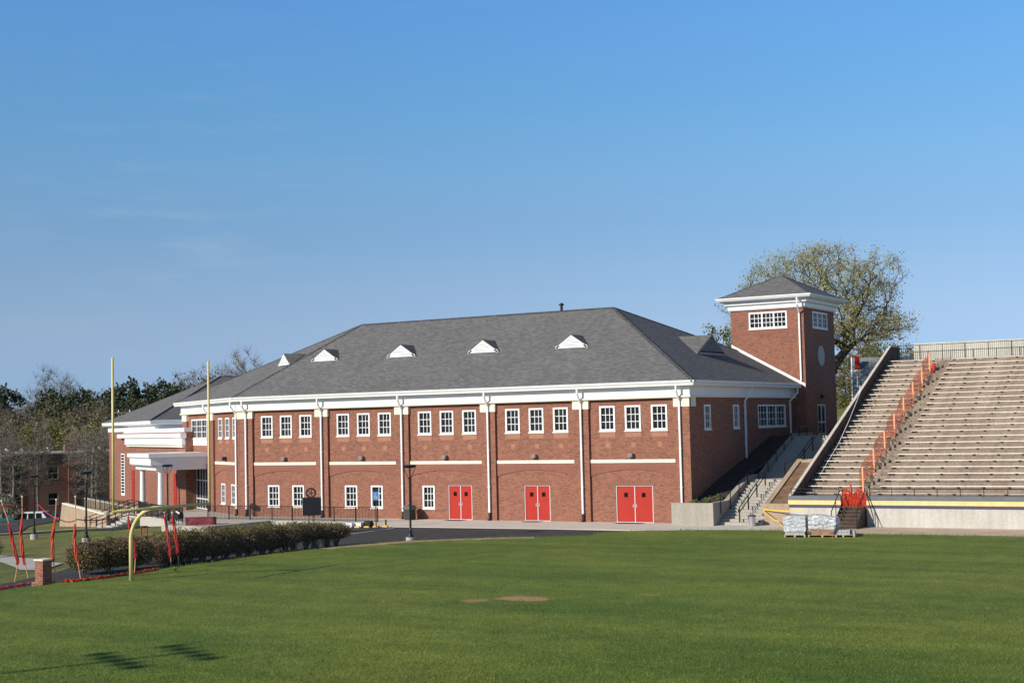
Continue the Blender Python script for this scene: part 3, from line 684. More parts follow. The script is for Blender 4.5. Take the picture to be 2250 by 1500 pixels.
# ---- square tower at the back corner
tw = MB(); tx0, tx1, ty0, ty1 = -4.73, 0.93, 19.26, 26.3
t_front = (-3.3, -0.34, 12.97, 14.2); t_east = (21.2, 24.66, 12.97, 14.2); t_door = (21.7, 23.55, 5.05, 7.28)
tw.wall(TF, tx0, tx1, 3.5, 14.6, 0, [t_front], 0.13)
tw.wall(TE, ty0, ty1, 3.5, 14.6, 0, [t_east, t_door], 0.13)
tw.wall(Frame((tx0, 0, 0), (0, 1, 0), (-1, 0, 0)), ty0, ty1, 3.5, 14.6, 0)
tw.wall(Frame((0, ty1, 0), (1, 0, 0), (0, 1, 0)), tx0, tx1, 3.5, 14.6, 0)
tw.build('tower_wall', M['brick'], hall)
window(TF, *t_front, 0, cols=3, groups=3); window(TE, *t_east, 0, cols=3, groups=3)
MB().fb(TF, tx0+0.02, tx1-0.02, 12.55, 12.86, -0.01, 0.008).build('lintel', M['brick_smooth'], hall)
TP = [(tx0, ty0), (tx1, ty0), (tx1, ty1), (tx0, ty1)]
MB().sweep(TP, [(-0.05, 14.38), (0.10, 14.38), (0.16, 14.46), (0.16, 14.72), (0.36, 14.80), (0.36, 15.0), (0.62, 15.04), (0.62, 15.10), (-0.05, 15.10)], True).build('tower_cornice', M['white'], hall)
MB().sweep(TP, [(0.56, 15.105), (0.78, 15.105), (0.80, 15.17), (0.86, 15.24), (0.86, 15.32), (0.56, 15.26)], True).build('tower_gutter', M['white'], hall)
q = [(tx0-0.8, ty0-0.8, 15.28), (tx1+0.8, ty0-0.8, 15.28), (tx1+0.8, ty1+0.8, 15.28), (tx0-0.8, ty1+0.8, 15.28)]; ap = ((tx0+tx1)/2, (ty0+ty1)/2, 17.2)
tr = MB()
for i in range(4): tr.poly([q[i], q[(i+1) % 4], ap])
tr.poly(q[::-1]); to_ = tr.build('tower_roof', M['shingle'], hall)
hc = MB()
for p in q: hc.tube([p, ap], 0.045, 4)
hc.build('ridge_cap', M['ridge'], to_)
# flashing where the hall roof meets the tower
sl_ = (14.45-zE)/10.4
hl_ = []
p1 = TF.p(tx0, zE+(0.6-tx0)*sl_+0.03, 0); p2 = TF.p(tx1-0.02, zE-0.15, 0)
MB().prism([p1+[0, 0, -0.03], p2+[0, 0, -0.03], p2+[0, 0, 0.19], p1+[0, 0, 0.19]], (0, -0.05, 0)).build('flashing', M['white'], hall)
# tower downpipe, round louvre, door
mb = MB(); mb.tube([TF.p(0.7, 15.1, 0.68), TF.p(0.7, 14.55, 0.68), TF.p(0.62, 13.95, 0.1), TF.p(0.62, 9.0, 0.1)], 0.08, 4)
mb.build('downpipe', M['white'], hall)
mb = MB(); n = 28
ring = [TE.p(22.9+0.76*math.cos(2*PI*i/n), 10.93+0.76*math.sin(2*PI*i/n), 0) for i in range(n)]
mb.prism(ring, (0.05, 0, 0))
ro2 = mb.build('round_louvre', M['stone_grey'], hall)
df = MB()
for u in (21.7, 22.58, 23.45): df.fb(TE, u, u+0.1, 5.05, 7.28, -0.12, 0.0)
for v in (5.05, 5.9, 7.18): df.fb(TE, 21.7, 23.55, v, v+0.1, -0.122, 0.002)
df = df.build('tower_door', M['alu'], hall)
MB().fb(TE, 21.7, 23.55, 5.05, 7.28, -0.1, -0.07).build('pane', M['glass'], df)
MB().fb(TE, 22.5, 22.8, 7.75, 8.0, 0, 0.22).build('wall_light', M['boot'], hall)

# ---- low entrance block with its own white cornice, left of the wing
eb = MB(); eb.fb(WI, 13.5, 39.6, -1.8, 6.32, -10, 0.5)
eb.build('entrance_wall', M['brick'], hall)
MB().fb(WI, 13.4, 37.7, 5.86, 6.22, 0.45, 0.95).build('cornice', M['white'], hall)
MB().fb(WI, 13.55, 35.0, 5.22, 5.80, 0.45, 0.80).build('frieze', M['white'], hall)
MB().fb(WI, 13.6, 34.5, 5.05, 5.16, 0.45, 0.74).fb(WI, 13.5, 35.3, 5.80, 5.86, 0.45, 0.86).build('frieze_molding', M['cream'], hall)
MB().fb(WI, 14.2, 37.2, 6.32, 6.66, -9.5, 0.42).build('parapet', M['white'], hall)
sw = MB()
for k in range(13): sw.fb(WI, 36.55, 37.65, 0.55+k*0.29, 0.75+k*0.29, 0.5, 0.56)
so2 = MB().fb(WI, 36.3, 37.9, 0.3, 4.35, 0.49, 0.54).build('tall_window', M['white'], hall); sw.build('pane', M['glass'], so2)
for u in (32.2, 16.4):
    o = MB().fb(WI, u, u+1.05 if u > 20 else u+1.0, 0.0, 2.85, 0.49, 0.55).build('door', M['red_door'], hall)
MB().fb(WI, 18.0, 18.3, 3.3, 3.55, 0.5, 0.8).build('wall_light', M['boot'], hall)
# portico
PO = []
for (nm, u0, u1, v0, v1, w1, mt) in (('portico_roof', 8.62, 16.25, 4.36, 4.66, 4.68, 'white'), ('portico_frieze', 8.75, 16.1, 3.77, 4.3, 4.5, 'white'), ('portico_beam', 8.9, 15.9, 3.34, 3.70, 4.05, 'white')):
    MB().fb(WI, u0, u1, v0, v1, 0.0 if nm != 'portico_beam' else 0.005, w1).build(nm, M[mt], hall)
MB().fb(WI, 8.7, 16.18, 4.30, 4.36, 0.0, 4.58).fb(WI, 8.82, 16.02, 3.70, 3.77, 0.0, 4.40).build('portico_molding', M['white'], hall)
for u in (9.25, 15.4):
    c = WI.p(u, 0, 3.6)
    o = MB().lathe((c[0], c[1], 0), [(0.34, 0), (0.34, 0.1), (0.29, 0.14), (0.29, 0.2), (0.235, 0.26), (0.235, 1.2), (0.20, 3.12), (0.20, 3.16), (0.27, 3.2), (0.28, 3.27), (0.28, 3.34), (0.0, 3.34)], 24).build('column', M['white'], hall, smooth=False)
# rear block with hipped roof showing beyond the entrance
ub = MB(); ub.fb(WI, 26.3, 46.6, -1.8, 6.5, -14, -0.15); ub.build('rear_wall', M['brick'], hall)
up_ = [tuple(WI.p(u, 0, w)[:2]) for u, w in ((46.5, -14), (46.5, -0.15), (26.4, -0.15), (26.4, -14))]
MB().sweep(up_, [(-0.05, 6.45), (0.12, 6.45), (0.12, 6.95), (-0.05, 6.95)]).build('rear_frieze', M['white'], hall)
MB().sweep(up_, [(-0.05, 6.96), (0.5, 7.02), (0.62, 7.12), (0.66, 7.4), (0.5, 7.44), (-0.05, 7.2)]).build('rear_gutter', M['white'], hall)
rr = MB(); a, b = WI.p(46.8+0.3, 7.42, 0.5), WI.p(26.1-0.25, 7.42, 0.5); ap1 = WI.p(36.45, 11.75, -9.0); ap2 = WI.p(36.45, 11.75, -22); c, d = WI.p(26.0, 7.42, -32), WI.p(47, 7.42, -32)
rr.poly([a, b, ap1]); rr.poly([b, c, ap2, ap1]); rr.poly([a, ap1, ap2, d]); rr.poly([c, d, ap2])
r2 = rr.build('rear_roof', M['shingle'], hall)
MB().tube([b, ap1], 0.09, 4).tube([ap1, ap2], 0.09, 4).build('ridge_cap', M['ridge'], r2)

# ------------------------------------------------------------------ outside stair beside the hall
st = thing('outdoor_stair', (3.2, 6, 0), 'concrete outdoor stair rising along the shaded side wall up to the tower door', 'stairs')
fl = MB()
def flight(mb, x0, x1, y0, z0, n, rise, run, yback):
    for i in range(n):
        mb.bx(x0, x1, y0+i*run, yback, z0+i*rise if i else z0-0.3, z0+(i+1)*rise)
n1, r1, t1 = 15, 0.166, 0.38
flight(fl, 1.95, 4.6, -0.55, 0.0, n1, r1, t1, 7.4)
fl.build('lower_flight', M['stair_concrete'], st)
f2 = MB(); n2, r2_, t2 = 16, 0.161, 0.40
flight(f2, 1.95, 6.2, 7.4, n1*r1, n2, r2_, t2, 30)
f2.build('upper_flight', M['stair_concrete'], st)
def wall_profile(x0, x1, pts, base): return [(x0, y, z) for y, z in pts]+[(x0, pts[-1][0], base), (x0, pts[0][0], base)]
LW = [(-1.35, 1.35), (1.1, 1.37), (4.2, 2.46), (5.2, 2.74), (7.3, 2.78), (8.2, 3.16), (14.0, 5.24), (17.5, 5.26)]
MB().prism(wall_profile(1.62, 1.94, LW, -0.4), (0.32, 0, 0)).bx(-0.78, 1.62, -1.35, -1.05, -0.4, 1.34).build('retaining_wall', M['concrete_wall'], st)
RW = [(0.25, 1.28), (6.3, 3.72)]
MB().prism(wall_profile(4.6, 4.92, RW, -0.4), (0.32, 0, 0)).prism([(4.92, 6.0, 2.6), (6.22, 6.0, 2.6), (6.22, 6.0, 3.78), (4.92, 6.0, 3.66)], (0, 0.3, 0)).build('retaining_wall', M['concrete_tan'], st)
MB().bx(4.62, 6.2, -0.02, 0.26, -0.4, 1.27).bx(4.62, 4.92, 0.26, 0.3, -0.4, 1.27).build('retaining_wall', M['concrete_tan'], st)
bk_ = MB()
for i in range(1, 14, 2):
    y = -0.55+i*t1-0.06
    if i % 1 == 0: bk_.bx(4.30, 4.42, y, y+0.1, i*r1-0.03, i*r1+0.12)
for i in range(1, 15): bk_.bx(5.6, 5.72, 7.4+i*t2-0.06, 7.4+i*t2+0.04, n1*r1+i*r2_-0.03, n1*r1+i*r2_+0.12)
o = bk_.build('step_lights', M['boot'], st); o['kind'] = 'stuff'
# planting beds beside and between the walls
def bed(name, grid):
    mb = MB()
    for (a, b) in zip(grid, grid[1:]): mb.poly([a[0], a[1], b[1], b[0]])
    return struct(name, mb, M['mulch'])
bed('planting_bed', [((-0.75, -1.04, 1.18), (1.62, -1.04, 1.18)), ((0.0, 0.0, 1.25), (1.62, 1.0, 1.25)), ((0.0, 4.2, 2.5), (1.62, 4.2, 2.3)), ((0.0, 9, 3.7), (1.62, 9, 3.4)), ((0.0, 14, 5.05), (1.62, 14, 5.1)), ((0.0, 19.3, 5.1), (1.62, 19.3, 5.1))])
mb = MB().poly([(4.92, 0.26, 1.2), (6.2, 0.26, 1.2), (6.2, 6.0, 3.5), (4.92, 6.0, 3.5)]); struct('sloping_bed', mb, M['dirt'])
# hand rails of the stair
hr = thing('stair_handrail', (3.2, -0.4, 0.1), 'black steel handrail on posts up the middle of the sunlit stair', 'handrail')
def rail_run(par, base_pts, hgt, mids=(0.55,), r=0.03, pr=0.045):
    for p in base_pts: MB().tube([p, (p[0], p[1], p[2]+hgt)], pr, 8).build('post', M['black'], par)
    for k in (hgt,)+tuple(mids):
        MB().tube([(p[0], p[1], p[2]+k) for p in base_pts], r, 8).build('rail', M['black'], par)
sz = lambda y: max(0, min(n1*r1, (y+0.55)/t1*r1)) if y < 7.4 else n1*r1+max(0, min(n2*r2_, (y-7.4)/t2*r2_))
rail_run(hr, [(3.25, y, sz(y)) for y in (-0.45, 1.05, 2.55, 4.05)], 1.0, (0.72,))
hu = thing('stair_handrail', (3.8, 5.6, 2.5), 'dark handrail up the shaded upper flight towards the tower door', 'handrail')
rail_run(hu, [(4.0, y, sz(y)) for y in (5.6, 7.6, 9.4, 11.2, 13.2)], 1.0, (0.72,))
hl2 = thing('wall_handrail', (1.78, -0.4, 1.3), 'thin dark handrail fixed along the retaining wall top left of the stair', 'handrail')
lz = lambda y: float(np.interp(y, [p[0] for p in LW], [p[1] for p in LW]))
rail_run(hl2, [(2.0, y, lz(y)-0.7) for y in (-0.3, 1.3, 2.8, 4.3, 6.2, 8.0, 9.6, 11.2, 12.8, 14.4, 16)], 1.15, (), 0.022, 0.03)

# ------------------------------------------------------------------ grandstand
SX0, SX1 = 6.2, 60.0
gs = thing('grandstand', (20, 10, 0), 'weathered concrete grandstand with rows of pale plank benches and sloping parapet', 'grandstand')
RY, RZ, Y0r, Z0r, NR = 0.812, 0.35, 1.84, 1.68, 25
tr_ = MB()
prof = [(0.3, 1.0)]
for i in range(NR):
    prof += [(Y0r+RY*i if i else 0.3, Z0r+RZ*i), (Y0r+RY*(i+1), Z0r+RZ*i)]
prof += [(Y0r+RY*NR, 10.22), (25.0, 10.22), (25.0, 0.0), (0.3, 0.0)]
tr_.prism([(SX0+0.1, y, z) for y, z in prof], (SX1-SX0-0.1, 0, 0))
tr_.build('terrace', M['concrete_stand'], gs)
for xa, xb in ((6.16, 9.32), (10.85, SX1)): MB().bx(xa, xb, 0.0, 0.3, -0.3, 1.05).build('front_wall', M['concrete_front'], gs)
for nm, z0, z1, w, mt in (('painted_band', 1.05, 1.23, 0.012, 'navy'), ('yellow_band', 1.23, 1.48, 0.015, 'stripe_yellow'), ('painted_band', 1.48, 1.74, 0.012, 'slate_paint')):
    for xa, xb in ((6.15, 9.33), (10.84, SX1)): MB().bx(xa, xb, -w, 0.3, z0, z1).build(nm, M[mt], gs)
# sloping side parapet
pp = [(0.0, 1.64), (22.6, 11.34), (25.0, 11.34)]
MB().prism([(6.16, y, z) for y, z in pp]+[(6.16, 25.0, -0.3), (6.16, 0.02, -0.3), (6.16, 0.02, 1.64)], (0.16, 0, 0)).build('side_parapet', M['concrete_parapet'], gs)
MB().prism([(6.145, y, z+0.004) for y, z in pp]+[(6.145, y, z+0.06) for y, z in pp[::-1]], (0.19, 0, 0)).build('coping', M['planter_edge'], gs)
MB().bx(7.55, SX1, 24.2, 24.5, 10.2, 11.57).build('back_wall', M['concrete_back'], gs)
bmesh_one = MB().bx(-0.045, 0.045, -0.08, 0.10, 0, 0.1).bx(-0.10, 0.10, -0.12, -0.05, 0.035, 0.1)
BRK = bmesh_one.build('bracket', M['black']); BRK_ME = BRK.data; bpy.data.objects.remove(BRK)
rest = MB()
def plank_row(x0, x1, i, first, step):
    y, z = 2.0+RY*i, Z0r+RZ*i
    rnd = random.Random(i*7+int(x0)); mb = MB(); x = x0      # bare planks, a little uneven, on black brackets
    while x < x1-0.2:
        e = min(x1, x+4.9); d = rnd.uniform(-0.010, 0.010)
        mb.bx(x, e-0.015, y-0.13+d, y+0.13+d, z+0.125+d*0.5, z+0.172+d*0.5); x = e
    o = mb.build('bench', M['bench'], gs); x = first
    while x < min(x1-0.1, 22.5):
        if i < 9:
            q = bpy.data.objects.new('bracket', BRK_ME); C.objects.link(q); q.parent = o
            q.location = Vector((x, y, z+0.022))-world_loc(o)
        else:
            rest.bx(x-0.045, x+0.045, y-0.08, y+0.10, z+0.022, z+0.122); rest.bx(x-0.10, x+0.10, y-0.12, y-0.05, z+0.057, z+0.1225)
        x += step
for i in range(NR):
    plank_row(6.48, 9.80, i, 7.2+0.05*(i % 3), 1.22)
    plank_row(10.92, SX1-0.4, i, 11.1+0.05*(i % 4), 1.42)
o = rest.build('brackets', M['black'], gs); o['kind'] = 'stuff'
sm = MB()
for i in range(NR):
    y, z = Y0r+RY*i, Z0r+RZ*i
    sm.bx(10.28, 10.42, y+0.36, y+0.5, z, z+0.11)
    if i: sm.bx(10.25, 10.39, y-0.02, y+0.08, z-0.17, z-0.06)
    if i: sm.bx(10.0, 10.85, y-0.4, y+0.002, z-0.34, z-0.17)
o = sm.build('aisle_steps', [M['concrete_stand']], gs)
def fence(par, pts, hgt, spacing, post_r=0.03, bar_r=0.011, bar_gap=0.13, low=0.1, bars=True, mat='black', posts_every=1):
    """steel railing: posts, two rails, thin balusters"""
    bar = MB()
    for a, b in zip(pts, pts[1:]):
        a = np.array(a, float); b = np.array(b, float); L = np.linalg.norm((b-a)[:2]); n = max(1, round(L/spacing))
        for k in range(n+1):
            if k == n and b is not pts[-1] and not np.allclose(b, pts[-1]): continue
            p = a+(b-a)*k/n; MB().tube([p, p+[0, 0, hgt]], post_r, 6).build('post', M[mat], par)
        MB().tube([a+[0, 0, hgt-0.02], b+[0, 0, hgt-0.02]], 0.024, 6).build('rail', M[mat], par)
        MB().tube([a+[0, 0, low], b+[0, 0, low]], 0.018, 6).build('rail', M[mat], par)
        if bars:
            m = max(1, int(L/bar_gap))
            for k in range(1, m):
                p = a+(b-a)*k/m; bar.tube([p+[0, 0, low], p+[0, 0, hgt-0.03]], bar_r, 4, False)
    if bars and bar.v: o = bar.build('balusters', M[mat], par); o['kind'] = 'stuff'
tf = thing('top_railing', (20, 23.4, 10.22), 'black steel railing with thin bars along the top of the stand', 'railing')
fence(tf, [(6.6, 23.4, 10.22), (34, 23.4, 10.22)], 1.2, 1.57, bar_gap=0.14, low=0.12)
wr = thing('front_railing', (20, 0.15, 1.74), 'low thin rail on the front wall right of the wooden steps', 'railing')
fence(wr, [(11.0, 0.16, 1.74), (34, 0.16, 1.74)], 0.42, 1.3, 0.022, bars=False, low=0.2)
wr2 = thing('front_railing', (7.8, 0.15, 1.74), 'short thin rail on the front wall left of the wooden steps', 'railing')
fence(wr2, [(6.3, 0.16, 1.74), (9.2, 0.16, 1.74)], 0.42, 1.45, 0.022, bars=False, low=0.2)
# orange safety mesh on posts up the aisle; every post is a thing, the mesh another
posts = [2.62, 5.02, 7.5, 9.85, 12.2, 14.65, 17.1, 19.3]
ordw = ['lowest', 'second lowest', 'third lowest', 'fourth from the bottom', 'fourth from the top', 'third from the top', 'second from the top', 'topmost']
pz = lambda y: Z0r+RZ*math.floor((y-Y0r)/RY) if y > Y0r+RY else Z0r
for y, wd in zip(posts, ordw):
    p = MB().bx(9.85, 9.95, y-0.05, y+0.05, pz(y), pz(y)+1.62)
    tag(p.build('fence_post', M['tan_post'], None, (9.9, y, pz(y))), 'pale wooden post holding the orange mesh on the stand aisle, ' + wd, 'post', 'wooden posts up the aisle')
nm = MB(); ny = 60; ys = np.linspace(posts[0], posts[-1]+0.9, ny); nzv = 7
sl2 = RZ/RY
def netz(y): return Z0r+(y-Y0r-0.3)*sl2
rows = []
rnd = random.Random(4)
for k, y in enumerate(ys):
    sag = 0.10*math.sin((y-posts[0])/2.42*PI)**2
    rows.append([(9.83-0.14*math.sin(y*2.1+j)*0.6-0.04*j, y, netz(y)+0.02+(1.12-sag)*j/(nzv-1)+0.03*math.sin(y*5+j)) for j in range(nzv)])
for a, b in zip(rows, rows[1:]):
    for j in range(nzv-1): nm.poly([a[j], b[j], b[j+1], a[j+1]])
tag(nm.build('safety_mesh', M['net'], None, (9.8, 2.6, 1.5)), 'long strip of orange plastic mesh strung up the stand aisle', 'safety mesh')
rl = MB()
for k in range(7):
    a = k*0.9; rl.tube([(9.95+0.11*math.cos(a)*(k % 3), 19.9+0.1*math.sin(a), 9.15+0.02*k), (9.98+0.05*math.sin(a), 19.95, 9.9-0.05*k)], 0.13-0.008*k, 8)
tag(rl.build('mesh_roll', M['orange'], None, (9.95, 19.9, 9.15)), 'bundled roll of orange mesh near the top of the stand aisle', 'roll')
tag(MB().tube([(6.7, 2.2, 1.6), (6.72, 4.6, 2.9), (6.78, 8.0, 4.6), (6.86, 10.2, 6.1), (6.62, 13.6, 7.9), (6.6, 13.7, 8.4)], 0.022, 6).build('hose', M['white'], None, (6.7, 2.2, 1.6)), 'thin white conduit lying along the inside of the stand parapet', 'hose')
# wooden steps up to the aisle
ws = thing('wooden_steps', (10.08, -1.0, 0), 'dark wooden steps with black handrails up to the stand gate', 'steps')
for i in range(6): MB().bx(9.42, 10.74, -1.75+0.3*i, -1.75+0.3*(i+1)+0.03, 0.19*i+0.12, 0.19*i+0.185).build('tread', M['concrete_parapet'], ws)
rs = MB()
for i in range(6): rs.bx(9.45, 10.72, -1.74+0.3*i+0.012, -1.74+0.3*i+0.03, 0.19*i-0.02, 0.19*i+0.118)
rs.build('risers', M['mulch'], ws)
for x in (9.38, 10.74): MB().prism([(x, -1.76, 0), (x, 0.0, 0), (x, 0.0, 1.14), (x, -0.3, 1.14), (x, -1.76, 0.17)], (0.05, 0, 0)).build('stringer', M['boot'], ws)
for x in (9.35, 10.82):
    MB().tube([(x, -1.9, 0), (x, -1.85, 0.95), (x, -0.2, 2.05), (x, 0.3, 2.1), (x, 0.3, 1.1)], 0.028, 8).build('handrail', M['black'], ws)
    MB().tube([(x, -1.0, 0.5), (x, -1.0, 1.55)], 0.025, 6).build('post', M['black'], ws)
MB().tube([(11.3, -0.35, 0), (11.3, -0.35, 0.62), (10.86, -0.1, 2.0)], 0.028, 8).build('handrail', M['black'], ws)
gm = MB(); rnd = random.Random(9)
gp = [[(9.36+1.48*i/10+rnd.uniform(-.02, .02), 0.12+0.08*math.sin(i*1.7+j), 1.12+1.02*j/8*(0.9+0.18*math.sin(i*1.1))) for j in range(9)] for i in range(11)]
for i in range(10):
    for j in range(8): gm.poly([gp[i][j], gp[i+1][j], gp[i+1][j+1], gp[i][j+1]])
tag(gm.build('gate_mesh', M['net_dense'], None, (10.1, 0.3, 1.1)), 'crumpled orange mesh closing the gate at the top of wooden steps', 'safety mesh')
cn = MB().lathe((9.72, 0.75, 1.46), [(0.22, 0), (0.22, 0.04), (0.15, 0.05), (0.035, 0.95), (0.0, 0.97)], 14)
tag(cn.build('traffic_cone', M['red_plastic'], None, (9.72, 0.75, 1.46)), 'tall red orange traffic cone behind the gate mesh on the stand', 'cone')

# ------------------------------------------------------------------ pallets of paving on the grass edge
def pallet(name, c, rz, size, label):
    t = thing(name, (c[0], c[1], 0.1), label, 'pallet', 'pallets of building material')
    t.rotation_euler = (0, 0, rz); sx_, sy_ = size
    mk = lambda mb, n, m: place(mb, n, m, t)
    dk = MB()
    for k in range(7):
        y = -sy_/2+sy_*(k+0.5)/7; dk.bx(-sx_/2, sx_/2, y-0.045, y+0.045, 0.10, 0.125)
    mk(dk, 'deck', M['wood'])
    for x in (-sx_/2+0.05, 0, sx_/2-0.05): mk(MB().bx(x-0.045, x+0.045, -sy_/2, sy_/2, 0.0, 0.099), 'runner', M['wood'])
    return t, mk
def place(mb, name, mat, par, smooth=False):
    """part given in the thing's own coordinates"""
    me = mb.build(name, mat, None, (0, 0, 0), smooth); me.parent = par; return me
def crumple(sx_, sy_, z0, z1, amp, seed, bulge=0.0, top=None):
    rnd = random.Random(seed); bm = bmesh.new(); bmesh.ops.create_cube(bm, size=1)
    bmesh.ops.subdivide_edges(bm, edges=bm.edges[:], cuts=13, use_grid_fill=True); mb = MB(); vs = []
    from mathutils import noise as mn
    for q in bm.verts:
        x, y, z = q.co.x*sx_, q.co.y*sy_, z0+(q.co.z+0.5)*(z1-z0)
        if top: z = z0+(q.co.z+0.5)*(top(x/sx_)*(z1-z0))
        d = mn.noise((x*3.1+seed, y*3.1, z*3.1))*amp + mn.noise((x*9+seed, y*9, z*9))*amp*0.5
        k = 1+d+bulge*(0.5-abs(q.co.z))
        vs.append((x*k, y*k, z0+(z-z0)*(1+d*0.5)))
    bm.verts.index_update(); mb.raw(vs, [tuple(v.index for v in f.verts) for f in bm.faces]); bm.free(); return mb
t, mk = pallet('paver_pallet', (9.62, -8.62), 0.18, (1.12, 1.1), 'white film wrapped stack of paving blocks on pallet, leftmost on the grass')
bl = MB()
for k in range(9):
    for i in range(7): bl.bx(-0.51+i*0.147, -0.51+i*0.147+0.135, -0.49, 0.49, 0.126+k*0.105, 0.126+k*0.105+0.095)
o = mk(bl, 'blocks', M['block']); mk(crumple(1.13, 1.08, 0.30, 1.12, 0.035, 1), 'film', M['film'], )
t, mk = pallet('sack_pallet', (11.0, -8.25), 0.15, (1.5, 1.1), 'wooden pallet of brown sacks under crumpled silvery plastic')
mk(crumple(1.15, 0.95, 0.126, 0.80, 0.10, 5, 0.1), 'sacks', M['sack'])
mk(crumple(1.38, 1.06, 0.42, 1.12, 0.13, 8, 0.1, top=lambda u: 1.0-0.35*max(0, u)), 'film', M['film'])
t, mk = pallet('block_pallet', (12.0, -7.95), 0.17, (1.2, 1.05), 'low pallet with two courses of loose grey blocks')
bl = MB()
for k in range(2):
    for i in range(6): bl.bx(-0.55+i*0.15, -0.55+i*0.15+0.135, -0.48, 0.25, 0.126+k*0.13, 0.126+k*0.13+0.12)
bl.bx(0.36, 0.56, -0.3, 0.2, 0.126, 0.30); mk(bl, 'blocks', M['block'])
mk(crumple(0.34, 0.5, 0.126, 0.62, 0.12, 3, 0.1), 'film', M['film']).location = (-0.62, -0.2, 0)

# trash can and tape
tc_ = thing('trash_can', (4.25, -1.0, 0.0), 'grey round trash can with dark rim at the foot of the stair', 'trash can')
MB().lathe((4.25, -1.0, 0), [(0.17, 0), (0.195, 0.04), (0.21, 0.56), (0.0, 0.56)], 20).build('body', M['steel'], tc_)
MB().lathe((4.25, -1.0, 0.561), [(0.22, 0), (0.228, 0.05), (0.22, 0.09), (0.17, 0.09), (0.16, 0.02), (0.0, 0.02)], 20).build('rim', M['navy'], tc_)
tp_ = MB()
def ribbon(mb, pts, wd, sag):
    pts = [np.array(p, float) for p in pts]; n = 14; prev = None
    for a, b in zip(pts, pts[1:]):
        for k in range(n+1):
            s = k/n; p = a+(b-a)*s; p = p-np.array([0, 0, sag*4*s*(1-s)])
            q = [p+[0, 0, wd/2], p-[0, 0, wd/2], p-[0, 0.006, wd/2], p+[0, -0.006, wd/2]]
            if prev is not None:
                for i in range(4): mb.poly([prev[i], q[i], q[(i+1) % 4], prev[(i+1) % 4]])
            prev = q
ribbon(tp_, [(4.62, -0.12, 0.93), (7.3, -0.6, 0.92)], 0.07, 0.06)
tag(tp_.build('caution_tape', M['yellow'], None, (4.6, -0.1, 0.9)), 'yellow caution tape stretched along the tan wall beside the stair', 'tape')
tp_ = MB(); ribbon(tp_, [(4.64, -0.14, 0.9), (6.4, -2.4, 0.42), (8.9, -8.2, 0.5)], 0.07, 0.12)
tag(tp_.build('caution_tape', M['yellow'], None, (4.6, -0.2, 0.9)), 'slack yellow caution tape drooping towards the wrapped pallet', 'tape')

# ------------------------------------------------------------------ goalpost, lamps, signs, railings
gp_ = thing('goalpost', (-9.9, -36.85, 0.12), 'yellow gooseneck american football goalpost on the left end of the pitch', 'goalpost')
gx, gy, gz = -8.0, -36.85, 3.2
mb = MB(); arc = [(-9.9, gy, 0.1), (-9.9, gy, 1.75)]
for k in range(1, 13):
    a = PI/2*k/12; arc.append((-9.9+1.5*(1-math.cos(a)), gy, 1.75+1.42*math.sin(a)))
arc.append((gx, gy, gz-0.02))
mb.tube(arc, 0.085, 16); mb.build('gooseneck', M['yellow_metal'], gp_, smooth=True)
MB().tube([(gx, gy-2.84, gz), (gx, gy+2.84, gz)], 0.062, 14).build('crossbar', M['yellow_metal'], gp_, smooth=True)
for s in (-1, 1):
    MB().tube([(gx, gy+s*2.80, gz-0.07), (gx, gy+s*2.80, gz+6.2)], 0.05, 12).build('upright', M['yellow_metal'], gp_, smooth=True)

def lamp_post(loc, H, base, label):
    t = thing('lamp_post', loc, label, 'lamp post', 'black lamp posts with wide cone tops')
    x, y, z = loc
    if base: MB().lathe((x, y, z-0.2), [(0.27, 0), (0.27, base+0.2), (0.0, base+0.2)], 18).build('concrete_base', M['concrete'], t)
    b = z+base
    MB().lathe((x, y, b), [(0.17, 0), (0.17, 0.05), (0.10, 0.2), (0.085, 0.42), (0.06, 0.5), (0.055, H-0.75), (0.03, H-0.7)], 14).build('pole', M['black'], t)
    arms = MB()
    for k in range(4):
        a = PI/2*k+0.6
        arms.tube([(x+0.05*math.cos(a), y+0.05*math.sin(a), b+H-0.8), (x+0.34*math.cos(a), y+0.34*math.sin(a), b+H-0.16)], 0.018, 6)
    arms.build('arms', M['black'], t)
    MB().lathe((x, y, b+H-0.2), [(0.18, 0), (0.36, 0.05), (0.40, 0.12), (0.36, 0.17), (0.12, 0.20), (0.0, 0.2)], 24).build('lamp_head', M['black'], t)
lamp_post((-10.65, -14.9, 0.1), 4.05, 0.06, 'black lamp post on the grass edge in front of the hall facade')
lamp_post((-37.8, -5.9, h(-37.8, -5.9)-0.02), 4.0, 0.4, 'black lamp post rising behind the long hedge near the portico')
lamp_post((-32.77, -18.14, -0.58), 4.12, 0.5, 'black lamp post on grey base just left of the tall bush')
lamp_post((-44.3, -12.2, -1.02), 4.1, 0.5, 'black lamp post on grey base furthest left beside the drive lawn')

